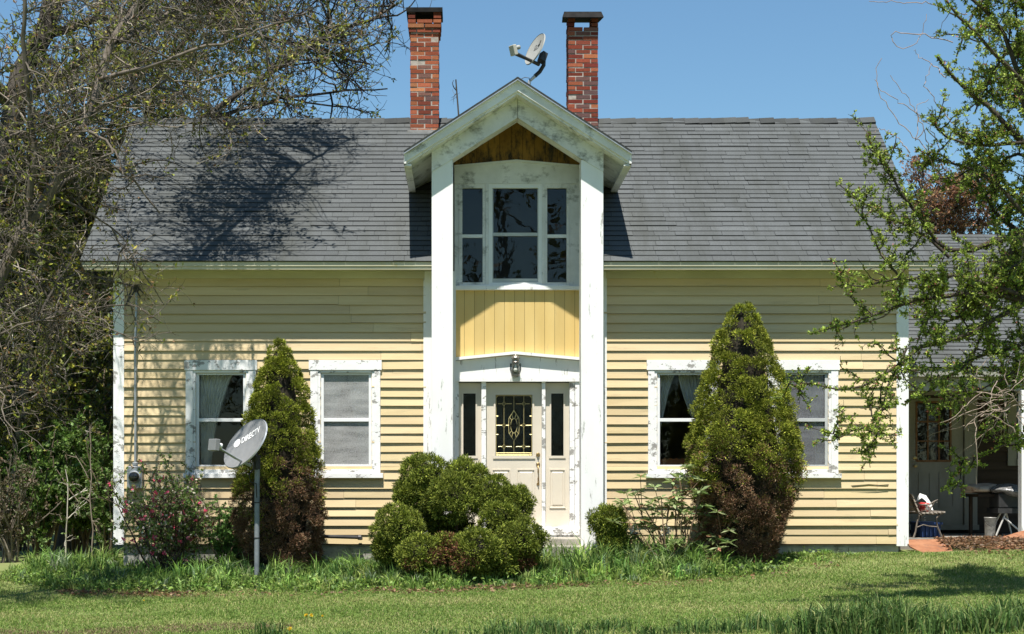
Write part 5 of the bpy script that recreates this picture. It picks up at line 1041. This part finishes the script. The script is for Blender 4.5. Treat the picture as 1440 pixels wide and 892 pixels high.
clipped('small_boxwood', 'small round clipped evergreen at the foot of the right portico column', 'shrub', [(855, 736, 28, 21.0), (862, 760, 22, 20.95)], 21.0)
MG = [(.19, .28, .07), (.25, .33, .09), (.13, .20, .05), (.60, .54, .44), (.30, .20, .14)]
shrub('flowering_quince', 'low shrub dotted with pink blossoms under the electric meter', 235, 0, 21.1, 1.75, 1.42, MG, (3, 2, 3, 1.6, 1), 30, 7500, .048, .03, flowers=(110, .046, [(.78, .14, .24), (.85, .26, .36), (.70, .10, .18)]), tc=(.45, .36, .3))
shrub('leafy_shrub', 'fine leaved green shrub between the pink flowering shrub and the dish pole', 318, 0, 21.2, .85, 1.1, [(.11, .22, .05), (.16, .28, .065), (.08, .16, .035)], None, 18, 6500, .044, .028, tc=(.5, .4, .3))
# rhododendron: whorls of long leaves at the stem ends
x = X(950, 20.7); bz = ground_z(x, 20.7)-.02; root = thing('rhododendron', (x, 20.7, bz), 'leggy rhododendron with long pale green leaves in front of the right window', 'shrub')
tips = [P(px, py, 20.7+rng.uniform(-.3, .3)) for px, py in ((893, 697), (905, 712), (880, 735), (945, 678), (962, 690), (930, 700), (985, 690), (975, 715), (1000, 715), (1012, 728), (1030, 732), (915, 730), (990, 745), (1003, 755), (960, 720), (925, 745), (1010, 770), (975, 775), (950, 765), (885, 760), (900, 785), (1000, 790), (965, 795), (868, 722), (876, 708), (955, 672), (940, 712), (968, 735))]
mb = MB(); fo = MB(); S = np.array([x, 20.7, bz])
for tp in tips:
    q = resample([S+rng.normal(0, .05, 3)*np.array([1, 1, 0]), S*.5+tp*.5+np.array([0, 0, -.10])+rng.normal(0, .05, 3), tp], 9, .008); mb.tubes(q, np.linspace(.012, .006, 9), 5, (1.0, .75, .55))
    for e in [tp]+[tp+rng.normal(0, .10, 3) for _ in range(3)]:
        mb.tubes([q[6], e], [.005, .004], 4, (1.0, .75, .55)); n = 9; a = np.arange(n)*2.4; D = np.stack([np.cos(a), np.sin(a), rng.uniform(-.5, .6, n)], 1); fo.leaves(np.repeat(e[None], n, 0), D, rng.uniform(.10, .17, n), rng.uniform(.038, .052, n), pick(n, [(.22, .28, .10), (.30, .35, .16), (.14, .20, .06), (.36, .18, .11)], (3, 3, 3, .7)), up=(0, 0, 1))
mb.build('stems', BARK, root); fo.build('foliage', LEAF, root)

# ================================================================ grass, weeds and litter
def nz2(x, y): return .5+.5*(np.sin(x*1.7+y*.9)+np.sin(x*.6-y*1.9+1)+np.sin(x*3.1+y*2.3+2)+np.sin(-x*4.7+y*3.9))/4
def patch(x, y): return np.clip(.5+.9*(np.sin(x*.9+2.2*y)+.8*np.sin(.35*x-3.1*y+1)+.6*np.sin(1.9*x+4.3*y)+.5*np.sin(4.1*x-2.7*y))/4, 0, 1)
N = 380000; y = 13.2+(rng.uniform(0, 1, N)**1.0)*8.4; x = rng.uniform(-.315, .375, N)*y; m = rng.uniform(size=N) < np.clip(1.25-.05*(y-13), .5, 1); x, y = x[m], y[m]; N = len(x)
pn = patch(x, y); g1 = np.array([(.15, .235, .045), (.185, .27, .055), (.115, .195, .038)]); g2 = np.array([(.32, .345, .115), (.27, .31, .095), (.38, .35, .16)])
col = np.where((rng.uniform(size=N) < .12+.55*pn**1.6)[:, None], g2[rng.integers(3, size=N)], g1[rng.integers(3, size=N)])*rng.lognormal(0, .18, (N, 1))
br = (np.hypot((x-X(40, 15.2))/1.5, (y-15.2)/.5) < 1+.3*np.sin(x*5)) | (np.hypot((x-X(270, 15.5))/1.0, (y-15.6)/.35) < 1); col[br & (rng.uniform(size=N) < .5)] = (.20, .14, .085)
tag(MB().blades(np.stack([x, y, ground_z(x, y)-.004], 1), rng.uniform(.018, .042, N)*(1+.5*nz2(x*2, y*2)), .0075, rng.uniform(.2, 1.2, N), col).build('lawn_grass', GRASS), 'short mown lawn in front of the house', 'grass', kind='stuff')
def front(x):                    # front edge of the weedy border
    return np.interp(x, [-7, -5.4, -4.5, -1.5, 0, 1.2, 2.2, 3.6, 4.6, 6.5], [21.5, 20.1, 19.55, 19.35, 19.3, 19.5, 19.6, 19.9, 20.7, 21.3])+.08*np.sin(x*4)+.05*np.sin(x*11)
N = 72000; x = rng.uniform(-6.2, 6.4, N); y = rng.uniform(19, 22.0, N); left = x < -4.9; y[left] += rng.uniform(0, 1.6, left.sum()); f = front(x); cl = nz2(x*2.3, y*2.3); m = (y > f) & (rng.uniform(size=N) < .25+1.1*cl) & ~((x > X(748, 21)) & (x < X(812, 21)) & (y > 20.9)); x, y, f, cl = x[m], y[m], f[m], cl[m]; N = len(x)
h = (.05+.20*np.clip(cl, 0, 1)**1.5*rng.uniform(.5, 1.2, N))*np.clip(.35+1.1*(y-f), .35, 1.15)*np.interp(x, [-6, -4.9, -4.7, -3.4, -2, -1.2, .3, 1.2, 3.4, 4.4, 6.4], [1, 1, .75, .8, 1, 1.1, 1.2, 1.4, 1.3, .9, .5])*np.where((y > 20.5) & (((x > -4.95) & (x < -3.2)) | ((x > -2.2) & (x < -1.1)) | (x > 4.0)), .38, 1)
tag(MB().blades(np.stack([x, y, ground_z(x, y)-.01], 1), h, .015, rng.uniform(.15, 1.3, N), pick(N, [(.15, .24, .045), (.21, .31, .06), (.10, .17, .036), (.31, .37, .09), (.25, .29, .13)], (3, 3, 2, 1.3, 1))).build('weedy_grass', GRASS), 'tall green grass growing along the foot of the house', 'grass', kind='stuff')
M_ = 2400; cx_ = rng.uniform(-6.0, 5.6, M_); cy_ = rng.uniform(19.2, 21.9, M_); cy_[cx_ < -4.9] += .7; keep = (cy_ > front(cx_)+.12) & ~((cx_ > X(748, 21)) & (cx_ < X(812, 21)) & (cy_ > 20.9)) & (rng.uniform(size=M_) < .35+.8*nz2(cx_*1.7, cy_*1.7)); cx_, cy_ = cx_[keep], cy_[keep]; M_ = len(cx_); K = 18
ht = rng.uniform(.10, .42, M_)*np.clip(.4+.8*(cy_-front(cx_)), .4, 1.1)*np.interp(cx_, [-6, -4.9, -1.2, .9, 1.2, 3.2, 4.2, 5.6], [.8, .9, 1, 1.05, 1.25, 1.15, .6, .45])*np.where((cy_ > 20.5) & (((cx_ > -4.95) & (cx_ < -3.2)) | ((cx_ > -2.2) & (cx_ < -1.1)) | (cx_ > 4.0)), .45, 1)
cc_ = pick(M_, [(.13, .23, .05), (.19, .30, .06), (.08, .15, .035), (.27, .35, .10), (.20, .27, .14)], (3, 3, 2, 1.5, 1.2), .2); x = np.repeat(cx_, K)+rng.normal(0, .035, M_*K); y = np.repeat(cy_, K)+rng.normal(0, .035, M_*K)
tag(MB().blades(np.stack([x, y, ground_z(x, y)-.01], 1), np.repeat(ht, K)*rng.uniform(.5, 1.15, M_*K), .019, rng.uniform(.1, .8, M_*K), np.repeat(cc_, K, 0)*rng.lognormal(0, .2, (M_*K, 1))).build('grass_tufts', GRASS), 'taller grass tufts in the border by the house', 'grass', kind='stuff')
N = 19000; x = rng.uniform(-5.9, 5.0, N); y = rng.uniform(19, 21.6, N); y[x < -4.9] += .9; f = front(x); pr = np.interp(x, [-6, -5.4, -1.2, -.6, 2.5, 3.2, 5], [.9, 1, .8, .2, .25, .6, .25])*np.clip(1.25-(y-f)*.8, .15, 1); m = (y > f-.12) & (rng.uniform(size=N) < pr*(.35+.9*nz2(x*3, y*3))); x, y = x[m], y[m]; N = len(x)
C = np.stack([x, y, ground_z(x, y)+rng.uniform(.01, .13, N)], 1); D = rng.normal(size=(N, 3)); D[:, 2] = np.abs(D[:, 2])*.5+.1
tag(MB().leaves(C, D, rng.uniform(.03, .075, N), rng.uniform(.018, .042, N), pick(N, [(.15, .25, .04), (.21, .32, .06), (.10, .17, .035), (.25, .33, .09)]), up=(0, 0, 1)).build('ground_cover', LEAF), 'broad leaved weeds at the edge of the lawn', 'weeds', kind='stuff')
# long grass nearest the camera
cc = np.concatenate([rng.uniform(1120, 1460, 40), rng.uniform(690, 930, 14), rng.uniform(340, 690, 6), rng.uniform(930, 1120, 10), [1255, 1270, 1290, 1400, 1430]]); N0 = 450
kk = np.concatenate([rng.integers(len(cc), size=310), rng.integers(40, size=140)]); tx = X(cc[kk], 14.2)+rng.normal(0, .11, N0); cy = rng.uniform(13.8, 14.9, len(cc)); ty = cy[kk]+rng.normal(0, .06, N0); cbig = np.where(cc > 1110, rng.uniform(.55, 1.35, len(cc)), rng.uniform(.4, .85, len(cc))); big = cbig[kk]
K = 16; x = np.repeat(tx, K)+rng.normal(0, .05, N0*K); y = np.repeat(ty, K)+rng.normal(0, .05, N0*K); h = np.repeat(big, K)*rng.uniform(.08, .34, N0*K)
tag(MB().blades(np.stack([x, y, ground_z(x, y)-.01], 1), h, .014, rng.uniform(.1, .9, N0*K), pick(N0*K, [(.045, .095, .022), (.075, .14, .034), (.13, .20, .05), (.22, .26, .09)], (3, 3, 1.5, 1))).build('long_grass', GRASS), 'long dark grass tufts nearest the viewer', 'grass', kind='stuff')
N = 4900; x = np.concatenate([rng.uniform(X(70, 19.4), X(270, 19.4), 700), rng.uniform(X(520, 19.3), X(830, 19.3), 600), rng.uniform(X(1335, 22), X(1480, 22), 3000), rng.uniform(-5, 5, 600)]); y = np.concatenate([front(x[:1300])-.05+rng.normal(0, .10, 1300), 22.7-np.abs(rng.normal(0, .55, 3000)), front(x[4300:])-rng.uniform(0, .4, 600)])
C = np.stack([x, y, ground_z(x, y)+rng.uniform(.003, .03, N)+np.where((x > 6) & (y > 21.4), (y-21.4)*.11, 0)], 1); D = rng.normal(size=(N, 3)); D[:, 2] *= .25
tag(MB().leaves(C, D, rng.uniform(.03, .08, N), rng.uniform(.015, .045, N), pick(N, [(.22, .12, .06), (.16, .09, .05), (.30, .19, .11), (.12, .08, .05)]), up=(0, 0, 1)).build('leaf_litter', LEAF), 'dead brown leaves along the border', 'dead leaves', kind='stuff')
# dandelions on the lawn
for k, (px, py, lab) in enumerate([(430, 866, 'left one of the yellow dandelion pair on the mown lawn'), (437.5, 866, 'right one of the yellow dandelion pair on the mown lawn'), (453, 867, 'small yellow dandelion alone just right of the dandelion pair'), (407, 886, 'large yellow dandelion nearest the viewer on the lawn'), (202, 845, 'tiny yellow dandelion far left on the lawn')]):
    Y = 16.0
    for _ in range(20): Y = (EYE-ground_z(X(px, Y), Y)-.05)*F/(py-HY)
    o = np.array([X(px, Y), Y, ground_z(X(px, Y), Y)]); rt = thing('dandelion', o, lab, 'flower', 'dandelions on the lawn'); s = (1.0, .9, .6, 1.3, .45)[k]
    MB().tubes([o, o+np.array([.004, -.003, .05])], .003, 5, (.10, .16, .04)).build('stem', LEAF, rt)
    h_ = o+np.array([.004, -.003, .052]); n = 46; D = nrm(rng.normal(size=(n, 3))+np.array([0, 0, .9])); MB().leaves(np.repeat(h_[None], n, 0), D, .026*s, .009, pick(n, [(.75, .52, .02), (.80, .60, .04)], j=.08)).build('flower_head', PETAL, rt)
for px, py, lab in ((892, 747, 'white blossom in the weeds right of the small round evergreen'), (937, 747, 'white blossom low in front of the leggy rhododendron')):
    o = P(px, py, 20.9); b_ = np.array([o[0], o[1], ground_z(o[0], o[1])]); rt = thing('white_flower', b_, lab, 'flower', 'white blossoms in the border'); MB().tubes([b_, o], .005, 5, (.08, .14, .04)).build('stem', LEAF, rt)
    n = 60; MB().leaves(o+rng.normal(0, .03, (n, 3)), rng.normal(size=(n, 3)), .045, .03, pick(n, [(.75, .75, .74)], j=.06)).build('flower_head', PETAL, rt)

mb = MB(); N = 42000; xx = rng.uniform(-60, 60, N); hh = 17+2*np.sin(xx*.5)+1.5*np.sin(xx*1.3+1)+np.sin(xx*2.7); zz = hh*rng.uniform(0, 1, N); yy = rng.uniform(-26, -12, N); k3 = np.sin(xx*1.1+zz*.8)+np.sin(zz*1.4-xx*.6+1); m = k3 > -.6+(zz > 7)*.75
C = np.stack([xx, yy, zz-.5], 1)[m]; mb.leaves(C, rng.normal(size=C.shape), rng.uniform(.3, .6, len(C)), rng.uniform(.18, .34, len(C)), pick(len(C), DULL)*.6)
S = np.stack([rng.uniform(-58, 58, 60), rng.uniform(-25, -13, 60), np.full(60, -.6)], 1); g_ = grow(S, np.tile([0, 0, 1.], (60, 1)), 17., 9, .07, .05); mb.tubes(g_, np.linspace(.24, .05, 10)[None], 6, (.06, .05, .045))
p, tg, i, t = spawn(g_, 700, .25, 1); mb.tubes(grow(p, tg*.6+rng.normal(size=p.shape), 2.6, 6, .2, .08), np.linspace(.06, .012, 7)[None], 4, (.06, .05, .045))
tag(mb.build('roadside_woods', LEAF), 'woods across the road mirrored in the window panes', 'woods', kind='stuff')
